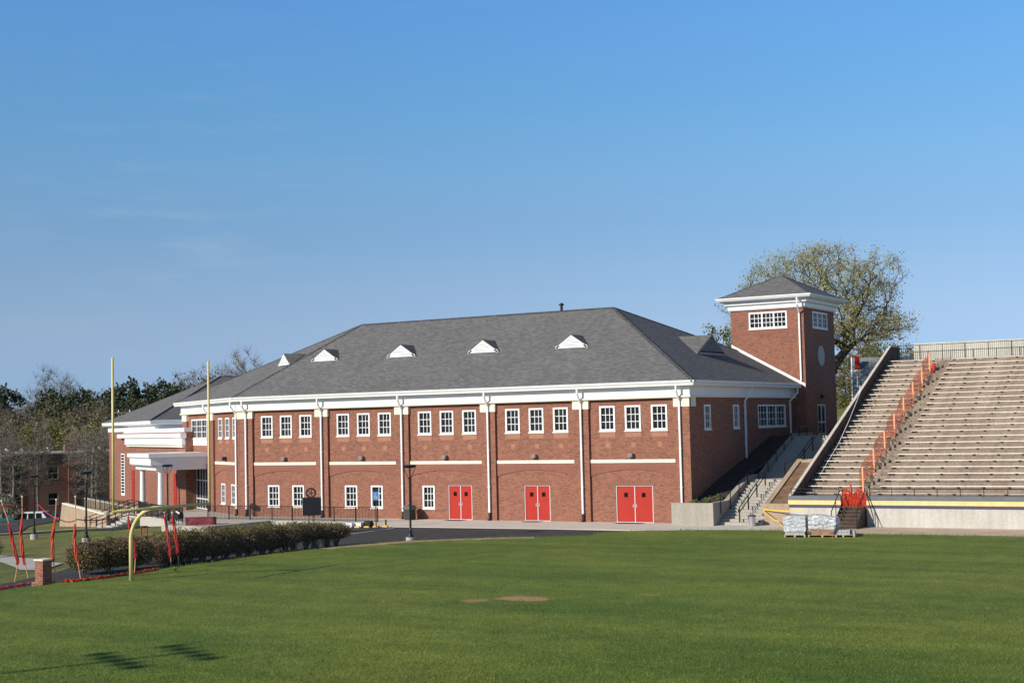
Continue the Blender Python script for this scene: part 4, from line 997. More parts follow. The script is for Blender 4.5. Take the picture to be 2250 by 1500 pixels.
# handicapped parking sign
sg = thing('parking_sign', (-18.55, -7.3, 0), 'blue accessible parking sign on black pole by the parking bay', 'sign')
MB().tube([(-18.55, -7.3, 0), (-18.55, -7.3, 2.55)], 0.035, 8).build('pole', M['black'], sg)
sd_ = np.array([math.cos(R(30)), math.sin(R(30)), 0]); sn_ = np.array([sd_[1], -sd_[0], 0])
SF = Frame((-18.55, -7.3, 0), sd_, sn_)
bd = MB().fb(SF, -0.17, 0.17, 1.72, 2.26, 0.04, 0.05).build('sign_board', M['blue_sign'], sg)
ic = MB(); n = 14
for k in range(10):
    a0 = PI*0.75+k*PI*1.25/10; a1 = a0+PI*1.25/10
    for r0, r1 in ((0.085, 0.105),):
        ic.poly([SF.p(0.01+r0*math.cos(a0), 1.93+r0*math.sin(a0), 0.053), SF.p(0.01+r1*math.cos(a0), 1.93+r1*math.sin(a0), 0.053), SF.p(0.01+r1*math.cos(a1), 1.93+r1*math.sin(a1), 0.053), SF.p(0.01+r0*math.cos(a1), 1.93+r0*math.sin(a1), 0.053)])
ic.fb(SF, -0.035, -0.01, 1.93, 2.08, 0.051, 0.054).fb(SF, -0.035, 0.07, 1.93, 1.95, 0.051, 0.0545).fb(SF, 0.055, 0.08, 1.84, 1.94, 0.051, 0.0542).fb(SF, -0.045, -0.005, 2.10, 2.14, 0.051, 0.0541)
ic.build('wheelchair_symbol', M['white'], bd)
for k, (x, y) in enumerate(((-19.75, -7.75), (-19.15, -7.55), (-18.75, -7.15), (-18.15, -6.95))):
    mb = MB().prism([(x-0.21, y, 0.0), (x+0.21, y, 0.0), (x+0.16, y, 0.09), (x-0.16, y, 0.09)], (0, 0.14, 0))
    tag(mb.build('kerb_block', M['yellow'], None, (x, y, 0)), 'small yellow block on the kerb by the blue sign, ' + ['first from the hedge', 'second from the hedge', 'just left of sign pole', 'right of sign pole'][k], 'kerb block', 'yellow kerb blocks')
tag(MB().tube([(-19.3, -5.2, 0), (-19.3, -5.2, 0.34)], 0.055, 10).build('bollard', M['black'], None, (-19.3, -5.2, 0)), 'short dark bollard on the pavement right of the blue sign', 'bollard')
for k, (x, y) in enumerate(((-20.6, -7.3), (-20.1, -7.0))):
    tag(crumple(0.5, 0.35, 0, 0.26, 0.2, 11+k, 0.2).build('white_bag', M['white_fence'], None), ['white bag lying by the kerb next to the hedge end', 'white bag beside the black bin bag by kerb'][k], 'bag', 'white bags by the kerb').location = (x, y, 0)
tag(crumple(0.42, 0.4, 0, 0.36, 0.22, 21, 0.2).build('bin_bag', M['rubber'], None), 'small black bag on the kerb between the white bag and sign', 'bag').location = (-19.55, -6.7, 0)

for k, (xa, xb, lb) in enumerate(((-17.6, -16.3, 'thin dark slab before the leftmost red double door'), (-11.6, -10.35, 'thin dark slab before the middle red double door'), (-4.9, -3.1, 'thin dark slab before the widest red double door'))):
    tag(MB().prism([(xa, -0.95, 0.003), (xb, -0.95, 0.003), (xb, -0.12, 0.003), (xa, -0.12, 0.003)], (0, 0, 0.014)).build('door_slab', M['rubber'], None, ((xa+xb)/2, -0.5, 0)), lb, 'door_slab', 'thin dark slabs at the red doors')  # flat dark slab on the pavement before each door
# litter bin against the facade
bn = thing('litter_bin', (-20.5, -0.75, 0), 'dark square litter bin with domed lid against the brick facade', 'litter bin')
MB().prism([(-20.80, -1.05, 0.03), (-20.20, -1.05, 0.03), (-20.20, -0.45, 0.03), (-20.80, -0.45, 0.03)], (0, 0, 0.68)).build('body', M['boot'], bn)
MB().prism([(-20.84, -1.09, 0.71), (-20.16, -1.09, 0.71), (-20.16, -1.09, 0.84), (-20.26, -1.09, 0.97), (-20.42, -1.09, 1.02), (-20.58, -1.09, 1.02), (-20.74, -1.09, 0.97), (-20.84, -1.09, 0.84)], (0, 0.68, 0)).build('lid', M['bin_lid'], bn)

# dark board with a round emblem on two legs, seen from behind
bs = thing('notice_board', (-19.4, -12.7, 0), 'black notice board on two legs with a round wreath on top', 'sign')
bdv = np.array([1.0, 0.55, 0]); bdv /= np.linalg.norm(bdv); BF = Frame((-19.35, -12.75, 0), bdv, (bdv[1], -bdv[0], 0))
MB().fb(BF, -0.56, 0.56, 1.12, 2.2, -0.12, 0.06).build('board', M['black'], bs)
for u in (-0.2, 0.12): MB().fb(BF, u-0.04, u+0.04, -0.1, 1.12, -0.07, 0.0).build('leg', M['slate_paint'], bs)
tx = MB()
for k in range(5): tx.fb(BF, -0.585, -0.565, 1.2+k*0.19, 1.3+k*0.19, -0.1, 0.03)
tx.build('edge_lettering', M['white'], bs)
rg = MB(); n = 20; rad = 0.27
rg.tube([BF.p(-0.05+rad*math.cos(2*PI*k/n), 2.47+rad*math.sin(2*PI*k/n), -0.03) for k in range(n+1)], 0.055, 8)
for k in range(5): rg.tube([BF.p(-0.05, 2.47, -0.03), BF.p(-0.05+rad*math.cos(2*PI*k/5), 2.47+rad*math.sin(2*PI*k/5), -0.03)], 0.03, 6)
rg.build('round_wreath', plain('dark_wreath', (0.03, 0.02, 0.028), 0.7, 0.4, 8), bs)

# railings of the plaza and ramps
fn = thing('plaza_railing', (-30, -3.0, 0), 'long low black railing in front of the left half of the facade', 'railing')
fence(fn, [(-36.4, -3.3, 0), (-30.6, -3.1, 0), (-21.4, -3.2, 0)], 1.0, 1.75, 0.04, 0.014, 0.125, 0.08)
fn = thing('plaza_railing', (-40, -3.8, 0), 'black railing along the pale plaza edge below the portico', 'railing')
fence(fn, [(-36.2, -6.1, 0), (-44.3, -1.5, 0), (-47.6, 1.0, 0)], 1.0, 1.5, 0.04, 0.014, 0.125, 0.1)
# entrance stair running down from the portico
es = thing('entrance_stair', (-48, 0, -0.6), 'concrete entrance stair with dark handrails coming down from the portico', 'stairs')
stp = MB()
for k in range(8): stp.fb(WI, 8.9, 13.8, -1.75, -0.145*(k+1), 4.9, 5.25+0.36*(k+1))
stp.build('flight', M['concrete'], es)
for u in (8.95, 11.3, 13.75):
    pa = [WI.p(u, 0.9, 4.7), WI.p(u, 0.9, 5.2), WI.p(u, -0.25, 8.2), WI.p(u, -0.3, 8.6), WI.p(u, -0.75, 8.6)]
    MB().tube(pa, 0.03, 8).build('handrail', M['black'], es)
    pb = [p-np.array([0, 0, 0.3]) for p in pa[1:4]]; MB().tube(pb, 0.025, 8).build('handrail', M['black'], es)
    for w, z0, z1 in ((5.2, -0.15, 0.9), (6.2, -0.5, 0.52), (7.2, -0.95, 0.13), (8.2, -1.2, -0.25)): MB().tube([WI.p(u, z0, w), WI.p(u, z1, w)], 0.032, 6).build('post', M['black'], es)
# tan retaining walls left of the stair
rw = thing('ramp_wall', (-55, 2, -1.2), 'tan concrete ramp wall with sloping left end and pale coping', 'wall')
A_, B_ = np.array([-60.2, 4.6, 0]), np.array([-49.9, -0.2, 0]); dd = (B_-A_)/np.linalg.norm(B_-A_); nn_ = np.array([dd[1], -dd[0], 0]); RF = Frame(A_, dd, nn_); L_ = np.linalg.norm(B_-A_)
MB().prism([RF.p(-0.9, -1.7, 0), RF.p(L_, -1.7, 0), RF.p(L_, -0.1, 0), RF.p(0.1, 0.42, 0), RF.p(-0.15, 0.36, 0)], nn_*-0.3).build('wall', M['concrete_tan'], rw)
MB().prism([RF.p(0.02, 0.425, 0.04), RF.p(L_, -0.095, 0.04), RF.p(L_, 0.0, 0.04), RF.p(0.02, 0.52, 0.04)], nn_*-0.38).build('coping', M['cream'], rw)
rw = thing('ramp_wall', (-59, 9, -0.5), 'tan upper ramp wall behind the sloping one, under a dark railing', 'wall')
A2, B2 = np.array([-64.9, 11.4, 0]), np.array([-52.5, 5.6, 0]); d2 = (B2-A2)/np.linalg.norm(B2-A2); n2_ = np.array([d2[1], -d2[0], 0])
MB().prism([A2+[0, 0, -1.9], B2+[0, 0, -1.9], B2+[0, 0, 0.0], A2+[0, 0, 0.45]], n2_*-0.3).build('wall', M['concrete_tan'], rw)
MB().prism([A2+n2_*0.04+[0, 0, 0.45], B2+n2_*0.04+[0, 0, 0.004], B2+n2_*0.04+[0, 0, 0.1], A2+n2_*0.04+[0, 0, 0.55]], n2_*-0.38).build('coping', M['cream'], rw)
fn = thing('ramp_railing', (-59, 8, 0), 'dark railing with bars along the top of the upper ramp wall', 'railing')
fence(fn, [A2+n2_*0.2+[0, 0, -0.3], B2+n2_*0.2+[0, 0, -0.55]], 1.1, 1.3, 0.04, 0.012, 0.16)
mt = thing('covered_stack', (-32.8, -7.9, 0), 'long low stack under a dark red cover beside the plaza railing', 'stack')
mm = crumple(1.9, 0.8, 0.0, 0.5, 0.07, 31, 0.05).build('cover', M['maroon'], None); mm.parent = mt; mt.rotation_euler = (0, 0, 0.5)
gr = thing('grill_cart', (-34.6, -8.3, 0), 'small black grill cart on four legs left of the red cover', 'grill')
MB().bx(-34.95, -34.25, -8.55, -8.05, 0.42, 0.72).tube([(-34.9, -8.3, 0.72), (-34.6, -8.3, 0.86), (-34.3, -8.3, 0.72)], 0.16, 8).build('hood', M['black'], gr)
for x in (-34.9, -34.3):
    for y in (-8.5, -8.1): MB().tube([(x, y, 0), (x, y, 0.42)], 0.02, 6).build('leg', M['black'], gr)

# ------------------------------------------------------------------ brick gate pier, snow fence
pr = thing('gate_pier', (-13.0, -38.7, 0), 'low brick gate pier with pale cap and flared foot', 'pier')
MB().bx(-13.40, -12.92, -38.94, -38.46, -0.1, 1.02).bx(-13.50, -12.82, -39.04, -38.36, -0.1, 0.14).build('brick_body', M['brick'], pr)
MB().bx(-13.44, -12.88, -38.98, -38.42, 1.024, 1.09).build('cap', M['cream'], pr)
# temporary fence stakes with the netting gathered round them
view_r = np.array([math.cos(R(30.45)), math.sin(R(30.45)), 0.0])
def stake(base, pts, wrap, label, mat='orange', pole='tan_post'):
    """pts: sideways lean (m) and height (m) of the stake; wrap: height range the net is gathered over"""
    b = np.array(base, float); t = thing('fence_stake', base, label, 'stake', 'leaning stakes of the temporary fence')
    P = [b+view_r*x+np.array([0.03*math.sin(z*3), 0, z]) for x, z in pts]
    zs = [z for _, z in pts]
    at_z = lambda z: np.array([np.interp(z, zs, [p[i] for p in P]) for i in range(3)])
    MB().tube([at_z(z) for z in np.linspace(zs[0], zs[-1], 12)], 0.022, 6).build('pole', M[pole], t)
    w0, w1 = wrap; mb = MB(); rnd = random.Random(int(abs(base[0]*100)))
    for k in range(3):
        pa = [at_z(z)+view_r*(0.035*math.sin(z*4+k*2.1))+np.array([0, 0.03*math.cos(z*3+k), 0]) for z in np.linspace(w0, w1, 16)]
        mb.tube(pa, [0.022+0.016*math.sin(PI*i/15)+rnd.uniform(0, 0.01) for i in range(16)], 7)
    mb.build('gathered_net', M[mat], t)
    MB().lathe(tuple(P[-1]), [(0.03, -0.02), (0.045, 0.03), (0.0, 0.08)], 8).build('tip', M['white'], t)
stake((-15.3, -38.4, 0.0), [(-0.0, 0), (0.14, 0.9), (-0.08, 1.7), (-0.28, 2.6), (-0.55, 3.5)], (0.75, 2.55), 'leaning stake of red netting nearest the left edge, bent to the left', 'red_plastic')
stake((-16.1, -37.2, 0.0), [(0.18, 0), (-0.05, 1.0), (-0.16, 1.9), (-0.10, 2.7), (-0.06, 3.6)], (0.6, 2.7), 'tall orange netting stake crossing the bent one at far left')
stake((-12.9, -38.4, 0.0), [(0.22, 0), (0.0, 0.9), (-0.05, 1.9), (0.08, 2.7), (0.17, 3.55)], (0.95, 2.75), 'orange netting stake standing just right of the brick gate pier')
stake((-12.2, -37.7, 0.0), [(0.16, 0), (0.0, 0.95), (-0.13, 1.8), (-0.09, 2.6), (-0.05, 3.65)], (0.9, 2.5), 'orange netting stake between the pier and the broad bush, with white tip')
stake((-12.2, -34.4, 0.0), [(0.0, 0), (0.05, 0.9), (0.0, 1.5), (-0.2, 2.1), (-0.28, 2.7)], (0.75, 2.6), 'orange netting stake in the hedge gap behind the goalpost foot', 'red_plastic')
stake((-13.0, -31.4, 0.0), [(0.1, 0), (0.05, 1.0), (-0.10, 1.9), (-0.22, 2.55)], (0.5, 2.4), 'orange netting stake left of the red mower, leaning outward', 'red_plastic')
stake((-13.3, -30.6, 0.0), [(0.1, 0), (0.05, 1.0), (-0.10, 1.9), (-0.2, 2.5)], (0.5, 2.4), 'orange netting stake right of the red mower, leaning outward', 'red_plastic')
cd_ = MB(); ribbon(cd_, [(-18.4, -41.5, 3.1), (-15.6, -38.6, 3.3), (-15.0, -37.4, 3.35), (-12.75, -38.2, 2.75), (-12.2, -37.7, 2.7), (-12.3, -34.6, 2.7), (-12.9, -31.6, 2.6)], 0.045, 0.12)
tag(cd_.build('net_cord', M['red_plastic'], None, (-14, -38, 3)), 'red cord sagging between the tops of the fence stakes', 'cord')
def fallen(pts, label, seed):
    rnd = random.Random(seed); mb = MB()
    for k in range(4):
        P = []
        for a, b in zip(pts, pts[1:]):
            for s in np.linspace(0, 1, 14)[:-1]:
                q = np.array(a, float)+(np.array(b, float)-np.array(a, float))*s; P.append(q+[rnd.uniform(-.10, .10), rnd.uniform(-.16, .16), 0.02+0.018*k+rnd.uniform(-.01, .03)])
        mb.tube(P, [rnd.uniform(0.012, 0.035) for _ in P], 5)
    tag(mb.build('fallen_net', M['orange'], None, pts[0]), label, 'fence net', 'orange netting lying on the ground')
fallen([(-12.6, -43.5, 0.1), (-12.55, -41.5, 0.1), (-12.8, -40.3, 0.1), (-13.1, -39.5, 0.08)], 'orange netting lying on the grass edge left of the brick pier', 2)
fallen([(-12.35, -38.4, 0.1), (-11.85, -38.0, 0.1), (-11.75, -37.0, 0.1), (-11.8, -35.9, 0.1), (-11.7, -34.8, 0.1), (-12.1, -33.0, 0.1)], 'long heap of orange netting from the pier to the red mower', 5)

# red ride-on mower parked behind the hedge gap
tm = thing('red_mower', (-15.4, -29.6, 0.0), 'red ride-on mower with slow vehicle triangle parked in the hedge gap', 'mower')
tm.rotation_euler = (0, 0, R(25))
pt = lambda mb, n, m, **k: place(mb, n, m, tm)
pt(MB().prism([(-0.75, -0.45, 0.35), (0.25, -0.45, 0.35), (0.25, -0.45, 0.8), (-0.1, -0.45, 0.85), (-0.75, -0.45, 0.72)], (0, 0.9, 0)), 'body', M['mower_red'])
pt(MB().prism([(0.3, -0.36, 0.4), (1.15, -0.36, 0.4), (1.1, -0.36, 0.85), (0.3, -0.36, 0.95)], (0, 0.72, 0)), 'bonnet', M['mower_red'])
pt(MB().prism([(-0.5, -0.24, 0.83), (-0.05, -0.24, 0.86), (-0.05, -0.24, 0.95), (-0.42, -0.24, 0.95), (-0.55, -0.24, 1.3), (-0.63, -0.24, 1.28)], (0, 0.48, 0)), 'seat', M['rubber'])
for x, y, r in ((-0.5, -0.55, 0.36), (-0.5, 0.55, 0.36), (0.85, -0.5, 0.27), (0.85, 0.5, 0.27)):
    w = MB(); n = 18
    w.prism([(x+r*math.cos(2*PI*k/n), y-0.11, r+r*math.sin(2*PI*k/n)) for k in range(n)], (0, 0.22, 0)); o = pt(w, 'wheel', M['rubber'])
    hb = MB().prism([(x+r*0.5*math.cos(2*PI*k/n), y-0.12, r+r*0.5*math.sin(2*PI*k/n)) for k in range(n)], (0, 0.24, 0)); q = place(hb, 'hub', M['white_fence'], o)
for y in (-0.4, 0.4): pt(MB().tube([(-0.7, y, 0.7), (-0.75, y, 1.75)], 0.03, 8), 'roll_bar_post', M['mower_red'])
pt(MB().tube([(-0.75, -0.4, 1.75), (-0.75, 0.4, 1.75)], 0.03, 8), 'roll_bar', M['mower_red'])
pt(MB().tube([(0.35, 0, 0.95), (0.12, 0, 1.22)], 0.025, 8).tube([(0.12+0.05*math.sin(a), 0.19*math.cos(a), 1.22+0.15*math.sin(a)) for a in np.linspace(0, 2*PI, 17)], 0.018, 6), 'steering_wheel', M['rubber'])
pt(MB().bx(0.2, 0.9, -0.75, 0.75, 0.12, 0.3), 'cutting_deck', M['mower_red'])
pt(MB().prism([(-0.77, -0.2, 0.45), (-0.77, 0.2, 0.45), (-0.77, 0.0, 0.8)], (-0.02, 0, 0)), 'triangle_sign', plain('reflective_triangle', lin(240, 70, 90), 0.4, 0.05))

# far cars beyond the lawn
def car(loc, rz, mat, label, name='parked_car', van=False):
    t = thing(name, loc, label, 'van' if van else 'car', 'cars parked beyond the lawn'); t.rotation_euler = (0, 0, rz)
    L, Wd, H, hb = (4.8, 1.8, 1.75, 0.95) if van else (4.4, 1.75, 1.45, 0.85)
    prof = [(-L/2, 0.35), (L/2, 0.35), (L/2, hb*0.85), (L*0.30, hb), (L*0.16, H), (-L*(0.46 if van else 0.33), H), (-L/2, hb)]
    place(MB().prism([(x, -Wd/2, z) for x, z in prof], (0, Wd, 0)), 'body', M[mat], t)
    for sgn in (-1, 1):
        g = MB()
        for a, b in (((-0.42 if van else -0.32), -0.18), (-0.15, 0.0), (0.03, 0.17)):
            g.prism([(L*a, sgn*Wd/2, hb+0.05), (L*b, sgn*Wd/2, hb+0.05), (L*b*0.92, sgn*Wd/2, H-0.14), (L*a*0.97, sgn*Wd/2, H-0.14)], (0, sgn*0.02, 0))
        place(g, 'side_window', M['glass'], t)
    place(MB().prism([(L*0.295, -Wd/2+0.12, hb+0.06), (L*0.295, Wd/2-0.12, hb+0.06), (L*0.19, Wd/2-0.2, H-0.1), (L*0.19, -Wd/2+0.2, H-0.1)], (0.03, 0, 0.015)), 'windscreen', M['glass'], t)
    n = 14
    for x in (-L*0.3, L*0.3):
        for sgn in (-1, 1): place(MB().prism([(x+0.32*math.cos(2*PI*k/n), sgn*(Wd/2-0.1), 0.32+0.32*math.sin(2*PI*k/n)) for k in range(n)], (0, sgn*0.12, 0)), 'wheel', M['rubber'], t)
car((-85.0, 23.6, -3.45), R(25), 'car_white', 'white van with dark windows parked beyond the lawn', 'parked_van', True)
car((-87.3, 22.2, -3.72), R(115), 'teal', 'dark teal car parked left of the white van')
car((-91.0, 30.5, -3.9), R(30), 'teal', 'dark green car with only its roof showing behind the white van')
lw = MB().bx(-77.5, -71.6, 9.6, 9.9, -3.4, -1.75); tag(lw.build('low_wall', M['boot'], None, (-74.5, 9.7, -2)), 'low dark wall at the far edge of the road on the left', 'wall')

# floodlight mast beside the pitch: out of the picture, but its shadow lies on the grass at lower left
MX, MY = -7.7, -79.4
fm = thing('floodlight_mast', (MX, MY, 0.1), 'tall floodlight mast out of frame whose shadow falls on the lower left grass', 'floodlight')
MB().tube([(MX, MY, 0.1), (MX, MY, 16.3)], [0.16, 0.09], 12).build('mast', M['steel'], fm)
for z in (15.0, 16.05):
    ca = np.array([0.90, -0.43, 0]); c0 = np.array([MX, MY, z])
    MB().tube([c0-ca*1.6, c0+ca*1.6], 0.045, 6).build('crossarm', M['steel'], fm)
    for k in range(5):
        p = c0+ca*(-1.45+0.725*k)
        MB().lathe((p[0]-0.1, p[1]-0.2, z-0.02), [(0.05, 0), (0.26, 0.08), (0.29, 0.26), (0.12, 0.36), (0.0, 0.36)], 12).build('floodlamp', M['steel'], fm)

# ------------------------------------------------------------------ trees, hedges, grass tufts
def skeleton(rnd, trunk, targets, fork_bias=0.35, wob=0.08):
    """grow limbs from a trunk polyline to every target, each from the nearest fitting node; radii follow the load"""
    P = [np.array(p, float) for p in trunk]; par = [-1]+list(range(len(P)-1)); D = [0.0]
    for i in range(1, len(P)): D.append(D[-1]+np.linalg.norm(P[i]-P[i-1]))
    n0 = len(P); lo = max(1, int(n0*0.35)); ends = []
    order = sorted(targets, key=lambda t: np.linalg.norm(t-P[n0-1]))
    for t in order:
        A = np.array(P[lo:]); d = np.linalg.norm(A-t, axis=1); dz = t[2]-A[:, 2]
        cost = d+fork_bias*np.array(D[lo:])+np.where(dz < 0.1*d, 1.2*(0.1*d-dz), 0)
        j = lo+int(np.argmin(cost)); a = P[j]; L = np.linalg.norm(t-a); k = max(2, int(L/0.7)); prev = j
        off = np.array([rnd.uniform(-1, 1), rnd.uniform(-1, 1), rnd.uniform(0.0, 0.9)])*L*wob*2
        for s in range(1, k+1):
            u = s/k; q = a+(t-a)*u+off*math.sin(PI*u)+np.array([rnd.uniform(-1, 1) for _ in range(3)])*wob*0.5*min(1, L/k)
            if s == k: q = t
            P.append(q); par.append(prev); D.append(D[prev]+np.linalg.norm(q-P[prev])); prev = len(P)-1
        ends.append(prev)
    load = [0.0]*len(P)
    for e in ends: load[e] += 1
    for i in range(len(P)-1, 0, -1):
        load[par[i]] += load[i]
    return P, par, load, ends
def limbs(mb, P, par, load, r0, power=0.5, rmin=0.012, n=6):
    mx = max(load); kids = {}
    for i, p in enumerate(par):
        if p >= 0: kids.setdefault(p, []).append(i)
    rad = lambda i: max(rmin, r0*(load[i]/mx)**power)
    starts = [(0, None)]
    while starts:
        i, frm = starts.pop(); ch = [] if frm is None else [frm]; ch.append(i)
        while i in kids:
            ks = sorted(kids[i], key=lambda q: -load[q]); i2 = ks[0]
            for o in ks[1:]: starts.append((o, i))
            ch.append(i2); i = i2
        if len(ch) > 1:
            rs = [rad(q) for q in ch]
            if frm is not None: rs[0] = min(rs[0], rs[1]*1.15)
            mb.tube([P[q] for q in ch], rs, n if rs[0] > 0.06 else 3, False)
def unit(rnd):
    while True:
        v = np.array([rnd.uniform(-1, 1) for _ in range(3)]); l = np.linalg.norm(v)
        if 0.1 < l < 1: return v/l
def leaves(mb, rnd, c, n, spread, size, aspect=1.6, flat=0.0):
    for _ in range(n):
        p = c+unit(rnd)*spread*rnd.random()**0.5; d = unit(rnd); d[2] *= 1-flat; d /= np.linalg.norm(d); e = np.cross(d, unit(rnd)); e /= np.linalg.norm(e)+1e-9
        s = size*rnd.uniform(0.6, 1.3); d = d*s*aspect/2; e = e*s/2
        mb.poly([p-d, p+e, p+d, p-e])
def twigs(mb, rnd, c, n, length, r, up=0.4):
    for _ in range(n):
        d = unit(rnd)+np.array([0, 0, up]); d /= np.linalg.norm(d); L = length*rnd.uniform(0.5, 1.2); m = c+d*L*0.5+unit(rnd)*L*0.12
        mb.tube([c, m, c+d*L+unit(rnd)*L*0.12], [r, r*0.8, r*0.5], 3, False)
def in_crown(rnd, n, c, rad, hole=0.25, lumps=5, mind=0.0):
    out = []; ls = [(unit(rnd)*0.55, rnd.uniform(0.45, 0.7)) for _ in range(lumps)]
    while len(out) < n:
        v = np.array([rnd.uniform(-1.15, 1.15) for _ in range(3)])
        if np.linalg.norm(v) < hole: continue
        if np.linalg.norm(v) > 0.62 and not any(np.linalg.norm(v-l) < r for l, r in ls): continue
        if np.linalg.norm(v) > 1.1: continue
        out.append(np.array(c)+v*np.array(rad))
    return out
def make_tree(name, seed, trunk, crown, ntar, r0, bark, tw, lf, label, cat='tree', group=None, tw_mat='twig', lf_mat=None, hole=0.25, lumps=5, extra=None, rmin=0.012, wob=0.08, zmin=None):
    """tw: (count, length, radius, up) at every branch end; lf: (count, spread, size)"""
    rnd = random.Random(seed); t = thing(name, (0, 0, 0), label, cat, group)
    tg = in_crown(rnd, ntar, crown[0], crown[1], hole, lumps)
    if zmin: tg = [q for q in tg if q[2] > zmin+0.12*max(0, 2-q[0])*0]
    if extra: tg += [np.array(e, float) for e in extra]
    P, par, load, ends = skeleton(rnd, trunk, tg, wob=wob)
    tb = MB(); limbs(tb, P, par, load, r0, rmin=rmin); tk = tb.build('trunk', M[bark], t)
    cb = MB(); cb.cur = 0
    for e in ends:
        if tw: twigs(cb, rnd, P[e], *tw)
    if tw and not lf: cb.build('crown', M[tw_mat], t)
    elif lf:
        cb.cur = 1
        for e in ends: leaves(cb, rnd, P[e]+unit(rnd)*lf[1]*0.3, max(1, int(lf[0]*rnd.uniform(0.4, 1.5))), lf[1], lf[2])
        cb.build('crown', [M[tw_mat], M[lf_mat]], t)
    return t
# the big spring oak behind the tower and the stand (base at the origin, then moved)
OX, OY, OZ = -7.7, 50.4, 7.0
oak = make_tree('oak_tree', 11, [(0, 0, -0.5), (0.0, 0, 1.4), (0.15, 0.1, 2.8), (0.8, 0.1, 4.2), (1.9, 0.0, 5.4), (2.9, 0.2, 6.3)], ((0.1, 0.6, 9.5), (8.9, 6.8, 5.8)), 780, 0.50, 'bark_dark',
    (12, 0.9, 0.010, 0.25), (42, 1.0, 0.115), 'large spreading oak with thin new yellow green leaves behind the tower', tw_mat='twig', lf_mat='oak_leaf', hole=0.30, lumps=12, rmin=0.02, wob=0.07,
    zmin=6.3, extra=[(4.4+0.115*k+0.5*math.sin(k*5.1), 1.5+1.8*math.sin(k*2.3), 6.9+1.4*abs(math.sin(k*1.7))) for k in range(30)]+[ (-8.4, -2, 10.6), (-9.3, -2.5, 9.8), (-7.5, -1, 11.8)])
oak.location = (OX, OY, OZ)
# far trees: one of each kind, then copies with their own size, turn and label
def proto(name, seed, H, rad, zc, rz, ntar, r0, bark, tw, lf, tw_mat='twig', lf_mat=None, group=None, lumps=6, hole=0.2):
    return make_tree(name, seed, [(0, 0, -0.6), (0.05, 0, H*0.15), (0.1, 0.05, H*0.3), (0.0, 0.1, H*0.48), (0.05, 0, H*0.66), (0.0, 0.05, H*0.8)], ((0, 0, zc), (rad, rad, rz)), ntar, r0, bark, tw, lf, 'x', 'tree', group, tw_mat, lf_mat, hole, lumps, rmin=0.016, wob=0.06)
KIND = {
 'bare': [proto('bare_tree', 21, 17, 3.6, 11.5, 5.4, 120, 0.22, 'bark_pale', (9, 1.3, 0.016, 0.9), None, group='bare grey trees of the far wood'),
          proto('bare_tree', 22, 17, 3.2, 11.0, 5.8, 110, 0.20, 'bark_pale', (9, 1.3, 0.016, 0.9), (3, 0.7, 0.18), lf_mat='olive_leaf', group='bare grey trees of the far wood')],
 'bigbare': [proto('bare_tree', 23, 21, 4.8, 14.5, 6.6, 230, 0.30, 'bark_pale', (10, 1.6, 0.017, 1.1), None, group='bare grey trees of the far wood')],
 'pine': [proto('pine_tree', 31, 17, 3.4, 9.5, 7.4, 130, 0.24, 'bark_dark', None, (42, 0.95, 0.34), lf_mat='pine_leaf', group='dark pines of the far wood', lumps=9),
          proto('pine_tree', 32, 17, 3.0, 9.8, 7.3, 110, 0.22, 'bark_dark', None, (44, 0.95, 0.34), lf_mat='pine_leaf', group='dark pines of the far wood', lumps=8)],
 'olive': [proto('budding_tree', 41, 16, 3.8, 9.5, 6.3, 130, 0.2, 'bark', (6, 1.1, 0.015, 0.6), (16, 0.9, 0.24), lf_mat='olive_leaf', group='brownish budding trees of the far wood'),
           proto('budding_tree', 42, 16, 3.6, 9.2, 6.4, 120, 0.2, 'bark', (6, 1.1, 0.015, 0.6), (13, 0.9, 0.24), lf_mat='hedge_brown', group='brownish budding trees of the far wood')],
 'green': [proto('leafy_tree', 51, 15, 3.8, 9.0, 5.8, 130, 0.2, 'bark', (4, 1.0, 0.014, 0.5), (24, 0.95, 0.26), lf_mat='green_leaf', group='fresh green trees')],
}
HT = {'bare': 17, 'bigbare': 21, 'pine': 17, 'olive': 16, 'green': 15}
used = {}
def plant(kind, x, y, ztop, label, base=None, wide=1.0, seed=0):
    rnd = random.Random(int(x*13+y*7)+seed); vs = KIND[kind]; v = vs[used.get(kind, 0) % len(vs)]; n = used.get(kind, 0)
    used[kind] = n+1; zb = h(x, y) if base is None else base; k = (ztop-zb)/HT[kind]
    first = n < len(vs)
    o = v if first else copy_thing(v, (0, 0, 0))
    o.location = (x, y, zb); o.rotation_euler = (0, 0, rnd.uniform(0, 6.28)); o.scale = (k*wide*rnd.uniform(0.9, 1.15), k*wide*rnd.uniform(0.9, 1.15), k)
    o['label'] = label; return o
PINE = 'dark green pine standing in the wood line beyond the brick dormitory'
BARE = 'bare grey tree rising thinly above the wood line on the left'
OLV = 'brownish budding tree in the wood line behind the dormitory'
